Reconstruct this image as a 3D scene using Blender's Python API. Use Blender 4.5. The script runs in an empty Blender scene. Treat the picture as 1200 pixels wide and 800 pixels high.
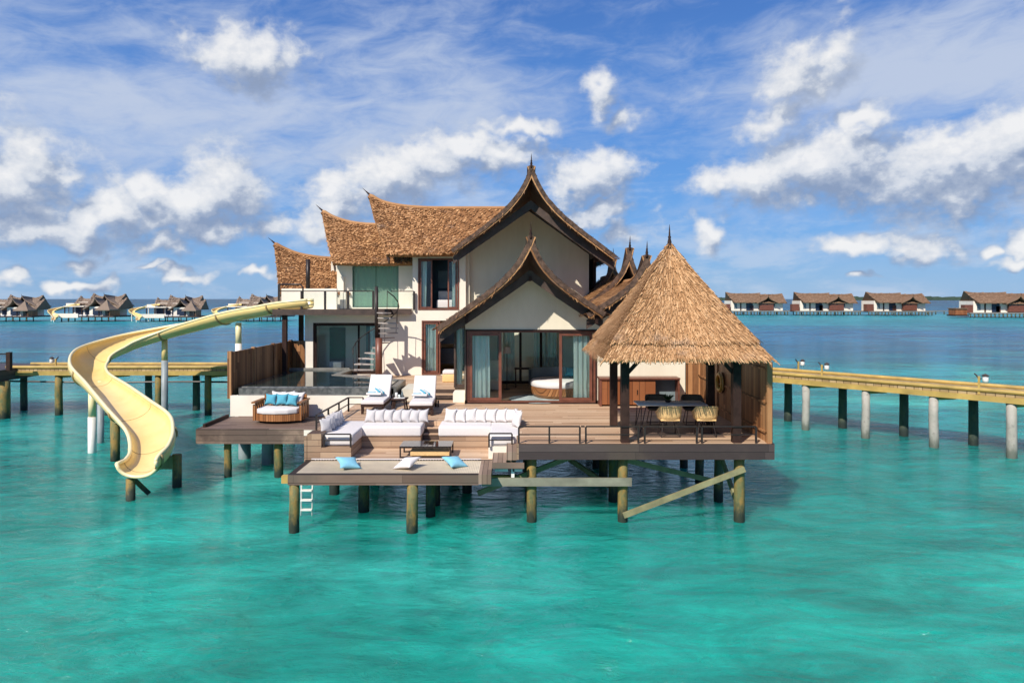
import bpy, bmesh, math, random
from mathutils import Vector, Matrix, noise as mnoise
random.seed(7)
R = math.radians
scn = bpy.context.scene
COL = scn.collection
# ---------------- camera ----------------
H = 5.6          # eye height above the water
cam_d = bpy.data.cameras.new('camera'); cam = bpy.data.objects.new('camera', cam_d); COL.objects.link(cam)
cam.location = (0, 0, H); cam.rotation_euler = (R(90), 0, 0)
cam_d.sensor_width = 36; cam_d.lens = 24; cam_d.shift_y = -50/1200
cam_d.clip_start = 0.1; cam_d.clip_end = 30000
scn.camera = cam
scn.view_settings.view_transform = 'Standard'
try: scn.view_settings.look = 'None'
except Exception: pass
scn.view_settings.exposure = 0.28; scn.view_settings.gamma = 1.0
scn.view_settings.use_curve_mapping = False
# ---------------- sun ----------------
SUN = Vector((-1.0, -1.65, 1.78)).normalized()      # towards the sun
sd = bpy.data.lights.new('sun', 'SUN'); sd.energy = 4.6; sd.angle = R(0.6); sd.color = (1.0, 0.94, 0.85)
so = bpy.data.objects.new('sun', sd); COL.objects.link(so)
so.rotation_euler = (-SUN).to_track_quat('-Z', 'Y').to_euler(); so.location = (-40, -40, 80)
# ---------------- world ----------------
class NT:
    dims = None
    def __init__(s, tree): s.t = tree; s.n = tree.nodes; s.l = tree.links
    def node(s, typ, **kw):
        nd = s.n.new(typ)
        for k, v in kw.items(): setattr(nd, k, v)
        return nd
    def put(s, sock, v):
        if isinstance(v, bpy.types.NodeSocket): s.l.new(v, sock)
        elif v is not None: sock.default_value = v
    def math(s, op, a, b=None, c=None, clamp=False):
        nd = s.node('ShaderNodeMath', operation=op, use_clamp=clamp)
        s.put(nd.inputs[0], a); s.put(nd.inputs[1], b) if b is not None else None
        if c is not None: s.put(nd.inputs[2], c)
        return nd.outputs[0]
    def vec(s, op, a, b=None):
        nd = s.node('ShaderNodeVectorMath', operation=op)
        s.put(nd.inputs[0], a)
        if b is not None:
            if op == 'SCALE': s.put(nd.inputs['Scale'], b)
            else: s.put(nd.inputs[1], b)
        return nd.outputs['Value'] if op in ('LENGTH', 'DOT_PRODUCT') else nd.outputs[0]
    def comb(s, x, y, z=0.0):
        nd = s.node('ShaderNodeCombineXYZ')
        for i, v in enumerate((x, y, z)): s.put(nd.inputs[i], v)
        return nd.outputs[0]
    def sep(s, v):
        nd = s.node('ShaderNodeSeparateXYZ'); s.put(nd.inputs[0], v); return nd.outputs
    def noise(s, vec, scale=1.0, detail=4.0, rough=0.55, dist=0.0, out='Fac', dims='3D'):
        nd = s.node('ShaderNodeTexNoise', noise_dimensions=s.dims or dims); s.put(nd.inputs['Vector'], vec)
        nd.inputs['Scale'].default_value = scale; nd.inputs['Detail'].default_value = detail
        nd.inputs['Roughness'].default_value = rough; nd.inputs['Distortion'].default_value = dist
        return nd.outputs[out]
    def ramp(s, fac, stops, interp='LINEAR'):
        nd = s.node('ShaderNodeValToRGB'); s.put(nd.inputs[0], fac); cr = nd.color_ramp; cr.interpolation = interp
        while len(cr.elements) < len(stops): cr.elements.new(0.5)
        for e, (p, c) in zip(cr.elements, stops):
            e.position = p
            e.color = (c, c, c, 1) if isinstance(c, (int, float)) else (*c, 1)
        return nd.outputs[0]
    def mix(s, fac, a, b, typ='MIX'):
        nd = s.node('ShaderNodeMix', data_type='RGBA', blend_type=typ)
        s.put(nd.inputs[0], fac)
        for k, v in ((6, a), (7, b)):
            s.put(nd.inputs[k], (*v, 1) if isinstance(v, tuple) and len(v) == 3 else v)
        return nd.outputs[2]
    def mrange(s, v, a, b, c=0.0, d=1.0, smooth=False):
        nd = s.node('ShaderNodeMapRange', interpolation_type='SMOOTHSTEP' if smooth else 'LINEAR')
        s.put(nd.inputs[0], v)
        for i, x in enumerate((a, b, c, d)): nd.inputs[i+1].default_value = x
        return nd.outputs[0]

def sky_dir(px, py):                       # direction (azimuth, elevation) of a cloud
    dx = (px-600)/800; dz = (350-py)/800
    return math.atan2(dx, 1), math.atan2(dz, math.hypot(dx, 1))
CLOUDS = [(285,66,52,26),(310,72,34,16),(30,200,60,30),(5,225,60,32),(75,195,30,14,.22),
 (60,262,60,16),(110,250,30,18),(150,245,42,34),(175,222,24,16),(215,240,45,30),(255,222,46,34),(250,262,36,18),(200,262,60,20,.22),
 (185,292,30,14),(88,300,22,8,.22),(300,268,24,18,.22),(400,240,40,26),(455,215,42,26),(500,195,44,24),(540,172,38,18),(430,235,70,22,.22),(385,262,40,16),(590,185,26,14),
 (680,205,46,24),(715,195,24,12),(660,218,34,18,.22),(735,268,34,14,.22),(700,245,26,12),
 (940,75,54,34,.22),(970,55,34,24,.22),(930,95,50,24,.22),(915,145,40,20,.22),(1025,135,28,14),(700,105,24,22,.22),(735,135,28,14,.22),
 (850,228,50,20,.22),(900,222,60,24),(960,205,60,36),(1000,188,60,36),(1050,200,90,42),(1110,180,66,34),(1150,195,70,44),(1190,165,60,30),(1130,225,90,22,.22),(1240,190,70,50),
 (990,291,34,10),(1078,284,34,16),(1195,285,26,14),(1150,288,12,6),(832,280,24,16,.22),(1190,305,24,7),
 (90,331,28,7),(10,328,22,8),(212,331,34,6),(300,333,14,5),(165,322,18,4),(600,150,40,10,.22),(1020,326,18,4),
 (-120,150,90,50),(-260,220,100,50),(1380,230,90,40),(1500,120,120,60)]
def make_world():
    w = bpy.data.worlds.new('World'); scn.world = w; w.use_nodes = True
    t = NT(w.node_tree); t.n.clear(); t.dims = '2D'; w.cycles.sampling_method = 'MANUAL'; w.cycles.sample_map_resolution = 256
    gen = t.node('ShaderNodeTexCoord').outputs['Generated']
    sky = t.node('ShaderNodeTexSky', sky_type='NISHITA', sun_disc=False)
    sky.sun_elevation = math.asin(SUN.z); sky.sun_rotation = math.atan2(SUN.x, SUN.y) % (2*math.pi)
    sky.altitude = 0; sky.air_density = 1.0; sky.dust_density = 0.2; sky.ozone_density = 3.0
    x, y, z = t.sep(gen)
    az = t.math('ARCTAN2', x, y)
    el = t.math('ARCTAN2', z, t.math('SQRT', t.math('ADD', t.math('MULTIPLY', x, x), t.math('MULTIPLY', y, y))))
    P = t.comb(az, el)
    # group: cloud density at a direction
    g = bpy.data.node_groups.new('cloud_density', 'ShaderNodeTree')
    g.interface.new_socket('P', in_out='INPUT', socket_type='NodeSocketVector')
    g.interface.new_socket('D', in_out='OUTPUT', socket_type='NodeSocketFloat')
    q = NT(g); q.dims = '2D'; gi = q.node('NodeGroupInput'); go = q.node('NodeGroupOutput')
    p0 = gi.outputs[0]
    wn = q.noise(p0, 7.0, 3.0, 0.6, 0.0, 'Color')
    wv = q.vec('SCALE', q.vec('SUBTRACT', wn, (0.5, 0.5, 0.5)), 0.09)
    wn2 = q.noise(p0, 26.0, 2.0, 0.6, 0.0, 'Color')
    wv = q.vec('ADD', wv, q.vec('SCALE', q.vec('SUBTRACT', wn2, (0.5, 0.5, 0.5)), 0.030))
    pw = q.vec('MULTIPLY', q.vec('ADD', p0, wv), (1, 1, 0))
    m = None
    for (px, py, rx, ry, *wk_) in CLOUDS:
        a, e = sky_dir(px, py); c2 = math.cos(a)**2
        sx, sy = 800/(rx*1.5*c2), 800/(ry*1.5*math.cos(a))
        nd = q.node('ShaderNodeVectorMath', operation='MULTIPLY_ADD'); q.put(nd.inputs[0], pw); nd.inputs[1].default_value = (sx, sy, 0); nd.inputs[2].default_value = (-a*sx, -e*sy, 0)
        k = q.vec('LENGTH', nd.outputs[0])
        if wk_: k = q.math('ADD', k, wk_[0])
        if m is None: m = k
        else:
            nd = q.node('ShaderNodeMath', operation='SMOOTH_MIN'); q.put(nd.inputs[0], m); q.put(nd.inputs[1], k); nd.inputs[2].default_value = 0.12; m = nd.outputs[0]
    m = q.math('SUBTRACT', 1.0, m)
    fb = q.noise(q.vec('MULTIPLY', p0, (1.0, 1.45, 1)), 17.0, 6.0, 0.56, 0.1)
    bil = q.math('ABSOLUTE', q.math('SUBTRACT', q.noise(q.vec('MULTIPLY', p0, (1.0, 1.25, 1)), 38.0, 4.0, 0.55, 0.0), 0.5))
    D = q.math('ADD', q.math('MULTIPLY', q.math('MAXIMUM', m, -1.0), 1.15), q.math('MULTIPLY', q.math('SUBTRACT', fb, 0.53), 1.25))
    D = q.math('SUBTRACT', D, q.math('MULTIPLY', bil, 0.9))
    q.l.new(D, go.inputs[0])
    def dens(p):
        nd = t.node('ShaderNodeGroup'); nd.node_tree = g; t.put(nd.inputs[0], p); return nd.outputs[0]
    D0 = dens(P); D1 = dens(t.vec('ADD', P, (-0.016, 0.030, 0)))
    alpha = t.mrange(D0, -0.32, 0.56, 0, 0.90, True)
    lit = t.math('SUBTRACT', D0, t.math('MULTIPLY', t.math('MAXIMUM', D1, -0.2), 1.0))
    lit = t.math('ADD', lit, t.math('MULTIPLY', t.math('SUBTRACT', t.noise(P, 34.0, 5.0, 0.6), 0.5), 0.35))
    cc = t.ramp(t.mrange(lit, -0.50, 0.90), [(0.0, (0.30, 0.38, 0.55)), (0.30, (0.46, 0.53, 0.67)), (0.55, (0.76, 0.80, 0.87)), (1.0, (1.04, 1.03, 1.02))])
    # thin high layers
    Ps = t.vec('MULTIPLY', t.vec('ADD', P, t.comb(0, t.math('MULTIPLY', az, -0.10))), (2.0, 5.5, 1))
    n1 = t.noise(Ps, 1.4, 6.0, 0.58, 0.5)
    n2 = t.noise(Ps, 6.0, 6.0, 0.62, 0.35)
    hi = t.mrange(el, 0.02, 0.22, 0.30, 1.0, True)
    a2, e2 = sky_dir(240, 130)
    blob = t.math('SUBTRACT', 1.0, t.vec('LENGTH', t.vec('MULTIPLY', t.vec('SUBTRACT', P, (a2, e2, 0)), (1.7, 9.0, 0))))
    a3, e3 = sky_dir(1050, 85)
    blob2 = t.math('SUBTRACT', 1.0, t.vec('LENGTH', t.vec('MULTIPLY', t.vec('SUBTRACT', P, (a3, e3, 0)), (2.4, 10.0, 0))))
    bl = t.math('MAXIMUM', t.math('MAXIMUM', blob, blob2), -0.2)
    s2 = t.math('ADD', t.math('MULTIPLY', n1, 0.75), t.math('MULTIPLY', n2, 0.50))
    s2 = t.math('ADD', s2, t.math('MULTIPLY', bl, 0.34))
    al2 = t.math('MULTIPLY', t.mrange(s2, 0.44, 1.0, 0, 0.92, True), hi)
    elc = t.mrange(el, 0.0, 0.45)
    n3 = t.noise(t.vec('MULTIPLY', P, (2.2, 6.5, 1)), 3.2, 6.0, 0.62, 0.2)
    al3 = t.math('MULTIPLY', t.mrange(n3, 0.42, 0.72, 0, 0.55, True), t.mrange(el, 0.30, 0.12, 0, 1, True))
    tint = t.ramp(elc, [(0.0, (0.86, 0.86, 0.86)), (0.30, (0.62, 0.84, 1.02)), (0.62, (0.38, 0.66, 1.0)), (1.0, (0.24, 0.50, 0.86))])
    base = t.mix(1.0, sky.outputs[0], tint, 'MULTIPLY')
    lowblue = t.ramp(elc, [(0.0, (1.5, 3.1, 5.4)), (0.22, (1.0, 2.6, 5.6)), (0.55, (0.80, 2.1, 5.1)), (1.0, (0.50, 1.35, 3.9))])
    base = t.mix(0.85, base, lowblue)
    c1 = t.mix(al2, base, (3.9, 4.5, 5.7))
    c1 = t.mix(al3, c1, (4.2, 4.9, 6.0))
    K = t.mix(1.0, cc, (6.6, 6.6, 6.6), 'MULTIPLY')
    c2_ = t.mix(alpha, c1, K)
    bg = t.node('ShaderNodeBackground'); t.l.new(c2_, bg.inputs[0]); bg.inputs[1].default_value = 0.112
    out = t.node('ShaderNodeOutputWorld'); t.l.new(bg.outputs[0], out.inputs[0])
make_world()

# ---------------- materials ----------------
def mat(name):
    m = bpy.data.materials.new(name); m.use_nodes = True
    t = NT(m.node_tree); b = t.n['Principled BSDF']; return m, t, b
def simple(name, col, rough=0.6, var=0.12, scale=8.0, bump=0.0, spec=0.5, metal=0.0, coat=0.0):
    m, t, b = mat(name)
    pos = t.node('ShaderNodeTexCoord').outputs['Object']
    n = t.noise(pos, scale, 5.0, 0.6)
    lo = tuple(c*(1-var) for c in col); hi = tuple(min(1, c*(1+var)) for c in col)
    t.put(b.inputs['Base Color'], t.ramp(n, [(0.3, lo), (0.7, hi)]))
    b.inputs['Roughness'].default_value = rough; b.inputs['Specular IOR Level'].default_value = spec
    b.inputs['Metallic'].default_value = metal; b.inputs['Coat Weight'].default_value = coat
    if bump:
        bp = t.node('ShaderNodeBump'); bp.inputs['Strength'].default_value = bump; bp.inputs['Distance'].default_value = 0.02
        t.l.new(t.noise(pos, scale*6, 4.0, 0.6), bp.inputs['Height']); t.l.new(bp.outputs[0], b.inputs['Normal'])
    return m
def planks(name, cols, gap, width, length, along='x', rough=0.6, gapw=0.012, spec=0.3, weather=None):
    """boards: cols = list of tones; 'along' is the direction of the boards"""
    m, t, b = mat(name)
    pos = t.node('ShaderNodeNewGeometry').outputs['Position']
    x, y, z = t.sep(pos)
    if along == 'x': u, v = x, y
    elif along == 'y': u, v = y, x
    elif along == 'xz': u, v = t.math('ADD', x, y), z            # horizontal boards on an upright face
    else: u, v = z, t.math('ADD', x, y)                          # upright boards
    row = t.math('FLOOR', t.math('DIVIDE', v, width))
    rn = t.node('ShaderNodeTexWhiteNoise', noise_dimensions='1D'); t.l.new(row, rn.inputs['W'])
    seg = t.math('FLOOR', t.math('ADD', t.math('DIVIDE', u, length), t.math('MULTIPLY', rn.outputs[0], 7.3)))
    wn = t.node('ShaderNodeTexWhiteNoise', noise_dimensions='2D'); t.l.new(t.comb(row, seg), wn.inputs['Vector'])
    grain = t.noise(t.comb(t.math('MULTIPLY', u, 1.2), t.math('MULTIPLY', v, 16.0), row), 2.0, 6.0, 0.65)
    blotch = t.noise(pos, 0.9, 4.0, 0.6)
    f = t.math('ADD', t.math('MULTIPLY', wn.outputs[0], 0.50), t.math('ADD', t.math('MULTIPLY', grain, 0.38), t.math('MULTIPLY', blotch, 0.30)))
    c = t.ramp(t.mrange(f, 0.15, 1.0), [(i/(len(cols)-1), q) for i, q in enumerate(cols)])
    if weather:
        c = t.mix(t.mrange(t.noise(pos, 0.6, 6.0, 0.65), 0.46, 0.68, 0, 0.8, True), c, weather)
    fr = t.math('FRACT', t.math('DIVIDE', v, width))
    g1 = t.math('LESS_THAN', fr, gapw/width)
    fu = t.math('FRACT', t.math('ADD', t.math('DIVIDE', u, length), t.math('MULTIPLY', rn.outputs[0], 7.3)))
    g2 = t.math('LESS_THAN', fu, 0.006/length)
    c = t.mix(t.math('MAXIMUM', g1, g2), c, gap)
    t.put(b.inputs['Base Color'], c); b.inputs['Roughness'].default_value = rough; b.inputs['Specular IOR Level'].default_value = spec
    bp = t.node('ShaderNodeBump'); bp.inputs['Strength'].default_value = 0.35; bp.inputs['Distance'].default_value = 0.01
    t.l.new(t.math('SUBTRACT', grain, g1), bp.inputs['Height']); t.l.new(bp.outputs[0], b.inputs['Normal'])
    return m
def thatch_mat(name, tones, rough=0.9):
    m, t, b = mat(name)
    geo = t.node('ShaderNodeNewGeometry')
    pos = geo.outputs['Position']
    n = t.noise(pos, 1.1, 5.0, 0.6); n2 = t.noise(t.vec('MULTIPLY', pos, (30, 30, 5)), 1.0, 3.0, 0.6)
    f = t.math('ADD', t.math('MULTIPLY', geo.outputs['Random Per Island'], 0.55), t.math('ADD', t.math('MULTIPLY', n, 0.32), t.math('MULTIPLY', n2, 0.30)))
    c = t.ramp(t.mrange(f, 0.15, 1.0), [(i/(len(tones)-1), q) for i, q in enumerate(tones)])
    g = tuple(sum(tones[-2])/3*k for k in (1.05, .98, .90))
    c = t.mix(t.mrange(t.noise(t.vec('MULTIPLY', pos, (1, 1, 1.6)), 0.8, 6.0, 0.7), 0.54, 0.74, 0, 0.32, True), c, g)
    t.put(b.inputs['Base Color'], c)
    b.inputs['Roughness'].default_value = rough; b.inputs['Specular IOR Level'].default_value = 0.15
    return m
def glass_mat(name, tint, refl=1.0, solid=0.0, solidcol=(0.2, 0.3, 0.3)):
    m, t, b = mat(name); t.n.remove(b)
    tr = t.node('ShaderNodeBsdfTransparent'); tr.inputs[0].default_value = (*tint, 1)
    gl = t.node('ShaderNodeBsdfGlossy'); gl.inputs['Roughness'].default_value = 0.015
    fr = t.node('ShaderNodeFresnel'); fr.inputs[0].default_value = 1.5
    mx = t.node('ShaderNodeMixShader'); t.l.new(t.math('MULTIPLY', fr.outputs[0], refl*1.0, clamp=True), mx.inputs[0])
    a = tr.outputs[0]
    if solid:
        df = t.node('ShaderNodeBsdfDiffuse'); df.inputs[0].default_value = (*solidcol, 1)
        m2 = t.node('ShaderNodeMixShader'); m2.inputs[0].default_value = solid
        t.l.new(a, m2.inputs[1]); t.l.new(df.outputs[0], m2.inputs[2]); a = m2.outputs[0]
    t.l.new(a, mx.inputs[1]); t.l.new(gl.outputs[0], mx.inputs[2])
    t.l.new(mx.outputs[0], t.n['Material Output'].inputs[0]); return m
M = {}
M['thatch'] = thatch_mat('thatch_shingle', [(0.075,0.032,0.013),(0.24,0.112,0.047),(0.44,0.225,0.10),(0.66,0.385,0.185)])
M['thatch_straw'] = thatch_mat('thatch_straw', [(0.12,0.055,0.022),(0.36,0.185,0.083),(0.56,0.32,0.155),(0.76,0.49,0.27)])
M['thatch_far'] = thatch_mat('thatch_aged', [(0.13,0.09,0.065),(0.24,0.175,0.13),(0.34,0.26,0.20)])
M['thatch_far2'] = thatch_mat('thatch_aged_brown', [(0.12,0.07,0.04),(0.22,0.13,0.08),(0.30,0.19,0.12)])
M['deck'] = planks('deck_boards', [(0.27,0.16,0.09),(0.48,0.30,0.185),(0.60,0.41,0.265),(0.70,0.52,0.36)], (0.06,0.035,0.02), 0.145, 2.6, 'x')
M['deck_cross'] = planks('deck_boards_crosswise', [(0.13,0.09,0.065),(0.25,0.17,0.12),(0.38,0.27,0.20)], (0.05,0.03,0.02), 0.12, 2.4, 'y')
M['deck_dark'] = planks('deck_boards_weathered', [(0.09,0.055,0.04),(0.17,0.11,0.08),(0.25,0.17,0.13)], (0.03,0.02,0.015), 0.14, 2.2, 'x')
M['walk'] = planks('walkway_boards', [(0.22,0.155,0.075),(0.36,0.26,0.13),(0.48,0.37,0.21)], (0.09,0.06,0.03), 0.2, 2.4, 'y', gapw=0.02)
M['seat_wood'] = planks('seat_cladding', [(0.20,0.12,0.07),(0.34,0.22,0.14),(0.46,0.32,0.21)], (0.10,0.06,0.04), 0.16, 3.0, 'xz')
M['fascia'] = planks('fascia_boards', [(0.035,0.024,0.022),(0.065,0.045,0.042),(0.12,0.088,0.08)], (0.015,0.01,0.01), 0.20, 3.2, 'xz', rough=0.5, weather=(0.09,0.065,0.05))
M['fascia_worn'] = planks('fascia_worn', [(0.06,0.035,0.028),(0.13,0.085,0.065),(0.24,0.17,0.13)], (0.02,0.015,0.01), 0.17, 3.2, 'xz', weather=(0.40,0.27,0.19))
M['fascia_grey'] = planks('fascia_greyed', [(0.09,0.052,0.038),(0.17,0.105,0.075),(0.28,0.19,0.14)], (0.03,0.02,0.015), 0.2, 2.6, 'xz', weather=(0.13,0.10,0.075))
M['fence'] = planks('fence_boards', [(0.07,0.028,0.012),(0.20,0.085,0.035),(0.38,0.18,0.075),(0.52,0.28,0.13)], (0.02,0.009,0.004), 0.17, 4.0, 'z', rough=0.5)
M['darkwood'] = simple('dark_wood', (0.040,0.021,0.016), 0.6, 0.35, 5.0, spec=0.15)
M['redwood'] = simple('red_brown_wood', (0.16,0.055,0.032), 0.4, 0.3, 4.0)
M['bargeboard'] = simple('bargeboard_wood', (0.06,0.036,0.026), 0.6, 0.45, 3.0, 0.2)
M['rake'] = simple('rake_bark', (0.10,0.058,0.038), 0.9, 0.75, 7.0, 0.5)
M['cabinet'] = planks('cabinet_wood', [(0.16,0.05,0.018),(0.26,0.09,0.035),(0.36,0.14,0.055)], (0.06,0.02,0.01), 0.42, 3.0, 'z', rough=0.35)
M['teak'] = planks('teak', [(0.16,0.06,0.02),(0.34,0.14,0.05),(0.50,0.24,0.10)], (0.08,0.03,0.01), 0.075, 4.0, 'z', rough=0.4)
def plaster():
    m, t, b = mat('cream_plaster'); pos = t.node('ShaderNodeNewGeometry').outputs['Position']
    n = t.math('ADD', t.math('MULTIPLY', t.noise(t.vec('MULTIPLY', pos, (1, 1, 0.35)), 1.1, 6.0, 0.6), .75), t.math('MULTIPLY', t.noise(t.vec('MULTIPLY', pos, (4, 4, 0.5)), 1.3, 5.0, 0.7), .25))
    t.put(b.inputs['Base Color'], t.ramp(n, [(0.25, (0.66,0.585,0.44)), (0.6, (0.78,0.71,0.555)), (0.9, (0.82,0.76,0.62))])); b.inputs['Roughness'].default_value = 0.85
    return m
M['plaster'] = plaster()
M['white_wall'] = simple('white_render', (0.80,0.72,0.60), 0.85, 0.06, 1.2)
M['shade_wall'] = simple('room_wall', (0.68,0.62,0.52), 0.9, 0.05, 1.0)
M['glass'] = glass_mat('clear_glass', (0.93,0.98,0.97), .8)
M['glass_green'] = glass_mat('green_glass', (0.72,0.92,0.80), 0.6, 0.35, (0.36,0.50,0.40))
M['glass_rail'] = glass_mat('rail_glass', (0.93,0.97,0.96), 0.5)
M['curtain'] = simple('sheer_curtain', (0.84,0.92,0.85), 0.9, 0.05, 2.0)
M['curtain_green'] = simple('green_curtain', (0.60,0.74,0.62), 0.9, 0.08, 1.0)
M['fabric'] = simple('white_fabric', (0.68,0.63,0.60), 0.95, 0.04, 20.0, 0.15)
M['fabric_grey'] = simple('pale_grey_fabric', (0.53,0.495,0.485), 0.95, 0.05, 20.0, 0.15)
M['aqua'] = simple('aqua_fabric', (0.085,0.34,0.44), 0.95, 0.10, 14.0, 0.15)
M['aqua_pale'] = simple('pale_aqua_fabric', (0.22,0.50,0.62), 0.95, 0.07, 14.0, 0.1)
M['dark_metal'] = simple('dark_metal', (0.03,0.02,0.017), 0.45, 0.2, 6.0, metal=0.2)
M['steel'] = simple('stainless_steel', (0.62,0.63,0.62), 0.3, 0.1, 6.0, metal=0.8)
M['rattan'] = simple('rattan', (0.76,0.49,0.21), 0.6, 0.3, 40.0, 0.3)
M['rattan_dark'] = simple('dark_rattan', (0.10,0.075,0.04), 0.6, 0.3, 40.0, 0.3)
M['net'] = simple('net_rope', (0.66,0.56,0.41), 0.9, 0.10, 3.0, 0.2)
M['pad'] = simple('pale_board', (0.62,0.57,0.46), 0.8, 0.08, 4.0)
M['yellow_ring'] = simple('yellow_ring', (0.52,0.27,0.03), 0.4, 0.1, 5.0)
M['navy'] = simple('navy_panel', (0.012,0.022,0.05), 0.4, 0.3, 2.0)
M['slate'] = simple('slate_tone', (0.16,0.20,0.21), 0.35, 0.2, 2.0)
M['rug'] = simple('patterned_rug', (0.32,0.38,0.38), 0.95, 0.45, 3.0)
M['leaf'] = simple('leaf_green', (0.05,0.09,0.025), 0.5, 0.3, 9.0)
M['lamp_white'] = simple('white_enamel', (0.8,0.76,0.70), 0.4, 0.05)
M['tread'] = simple('stair_tread', (0.40,0.34,0.30), 0.7, 0.15, 8.0)
M['grey_pipe'] = simple('grey_coated_pile', (0.27,0.30,0.31), 0.5, 0.2, 2.5, 0.1)
M['island'] = simple('far_trees', (0.03,0.055,0.035), 0.9, 0.3, 0.02)
def stone():
    m, t, b = mat('dark_pool_stone'); pos = t.node('ShaderNodeNewGeometry').outputs['Position']
    v = t.node('ShaderNodeTexVoronoi'); v.inputs['Scale'].default_value = 9.0; t.l.new(pos, v.inputs['Vector'])
    n = t.noise(pos, 6.0, 6.0, 0.7)
    c = t.mix(0.5, t.ramp(v.outputs['Color'], [(0.2, (0.035,0.04,0.04)), (0.8, (0.16,0.16,0.15))]), t.ramp(n, [(0.35, (0.04,0.045,0.045)), (0.75, (0.22,0.21,0.19))]))
    t.put(b.inputs['Base Color'], c); b.inputs['Roughness'].default_value = 0.3; return m
M['stone'] = stone()
M['coping'] = simple('coping_stone', (0.20,0.19,0.165), 0.6, 0.3, 7.0, 0.2)
def pool_water():
    m, t, b = mat('pool_water'); pos = t.node('ShaderNodeNewGeometry').outputs['Position']
    t.put(b.inputs['Base Color'], t.ramp(t.noise(pos, 2.5, 3.0, 0.5), [(0.3, (0.012,0.022,0.022)), (0.8, (0.04,0.06,0.055))]))
    b.inputs['Roughness'].default_value = 0.02; b.inputs['IOR'].default_value = 1.5
    bp = t.node('ShaderNodeBump'); bp.inputs['Strength'].default_value = 0.12; bp.inputs['Distance'].default_value = 0.02
    t.l.new(t.noise(pos, 3.0, 2.0, 0.5), bp.inputs['Height']); t.l.new(bp.outputs[0], b.inputs['Normal']); return m
M['pool_water'] = pool_water()
def pile_mat(name, dry, algae, tide, top=0.9):
    m, t, b = mat(name); pos = t.node('ShaderNodeNewGeometry').outputs['Position']
    z = t.sep(pos)[2]
    n = t.noise(t.vec('MULTIPLY', pos, (3, 3, 1.2)), 2.2, 5.0, 0.65)
    n2 = t.noise(pos, 7.0, 5.0, 0.7)
    h = t.math('ADD', z, t.math('MULTIPLY', t.math('SUBTRACT', n, 0.5), 1.0))
    c = t.mix(t.mrange(n, 0.38, 0.62, 0, 1, True), dry, algae)
    c = t.mix(t.mrange(n2, 0.52, 0.72, 0, 0.7, True), c, tuple(k*0.35 for k in dry))
    c = t.mix(t.mrange(h, 0.10, 0.60, 1, 0, True), c, tide)
    t.put(b.inputs['Base Color'], c); b.inputs['Roughness'].default_value = 0.75
    bp = t.node('ShaderNodeBump'); bp.inputs['Strength'].default_value = 0.5; bp.inputs['Distance'].default_value = 0.03
    t.l.new(n2, bp.inputs['Height']); t.l.new(bp.outputs[0], b.inputs['Normal']); return m
M['pile'] = pile_mat('timber_pile', (0.14,0.145,0.055), (0.28,0.17,0.04), (0.025,0.035,0.022))
M['pile_dark'] = pile_mat('dark_timber_pile', (0.07,0.085,0.055), (0.14,0.11,0.03), (0.018,0.026,0.02))
M['pile_pale'] = pile_mat('pale_concrete_pile', (0.42,0.38,0.33), (0.36,0.34,0.29), (0.14,0.15,0.12))
M['pile_green'] = pile_mat('deep_green_pile', (0.05,0.08,0.06), (0.09,0.10,0.06), (0.02,0.03,0.025))
M['beam'] = simple('greenish_beam', (0.24,0.22,0.11), 0.7, 0.35, 2.5, 0.2)
M['beam_grey'] = simple('galvanised_beam', (0.22,0.21,0.15), 0.6, 0.3, 2.0, 0.1)
M['walk_beam'] = simple('honey_beam', (0.44,0.29,0.075), 0.6, 0.3, 1.6, 0.2)
def slide_mat():
    m, t, b = mat('yellow_fibreglass'); pos = t.node('ShaderNodeNewGeometry').outputs['Position']
    n = t.noise(pos, 1.3, 5.0, 0.6)
    t.put(b.inputs['Base Color'], t.ramp(n, [(0.3, (0.80,0.56,0.20)), (0.7, (0.87,0.65,0.27))]))
    b.inputs['Roughness'].default_value = 0.22; b.inputs['Specular IOR Level'].default_value = 0.5; return m
M['slide'] = slide_mat()
M['seam'] = simple('seam_line', (0.34,0.24,0.10), 0.6, 0.2, 3.0)
M['rim'] = simple('pale_yellow_rim', (0.86,0.72,0.40), 0.3, 0.05, 2.0)
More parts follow.
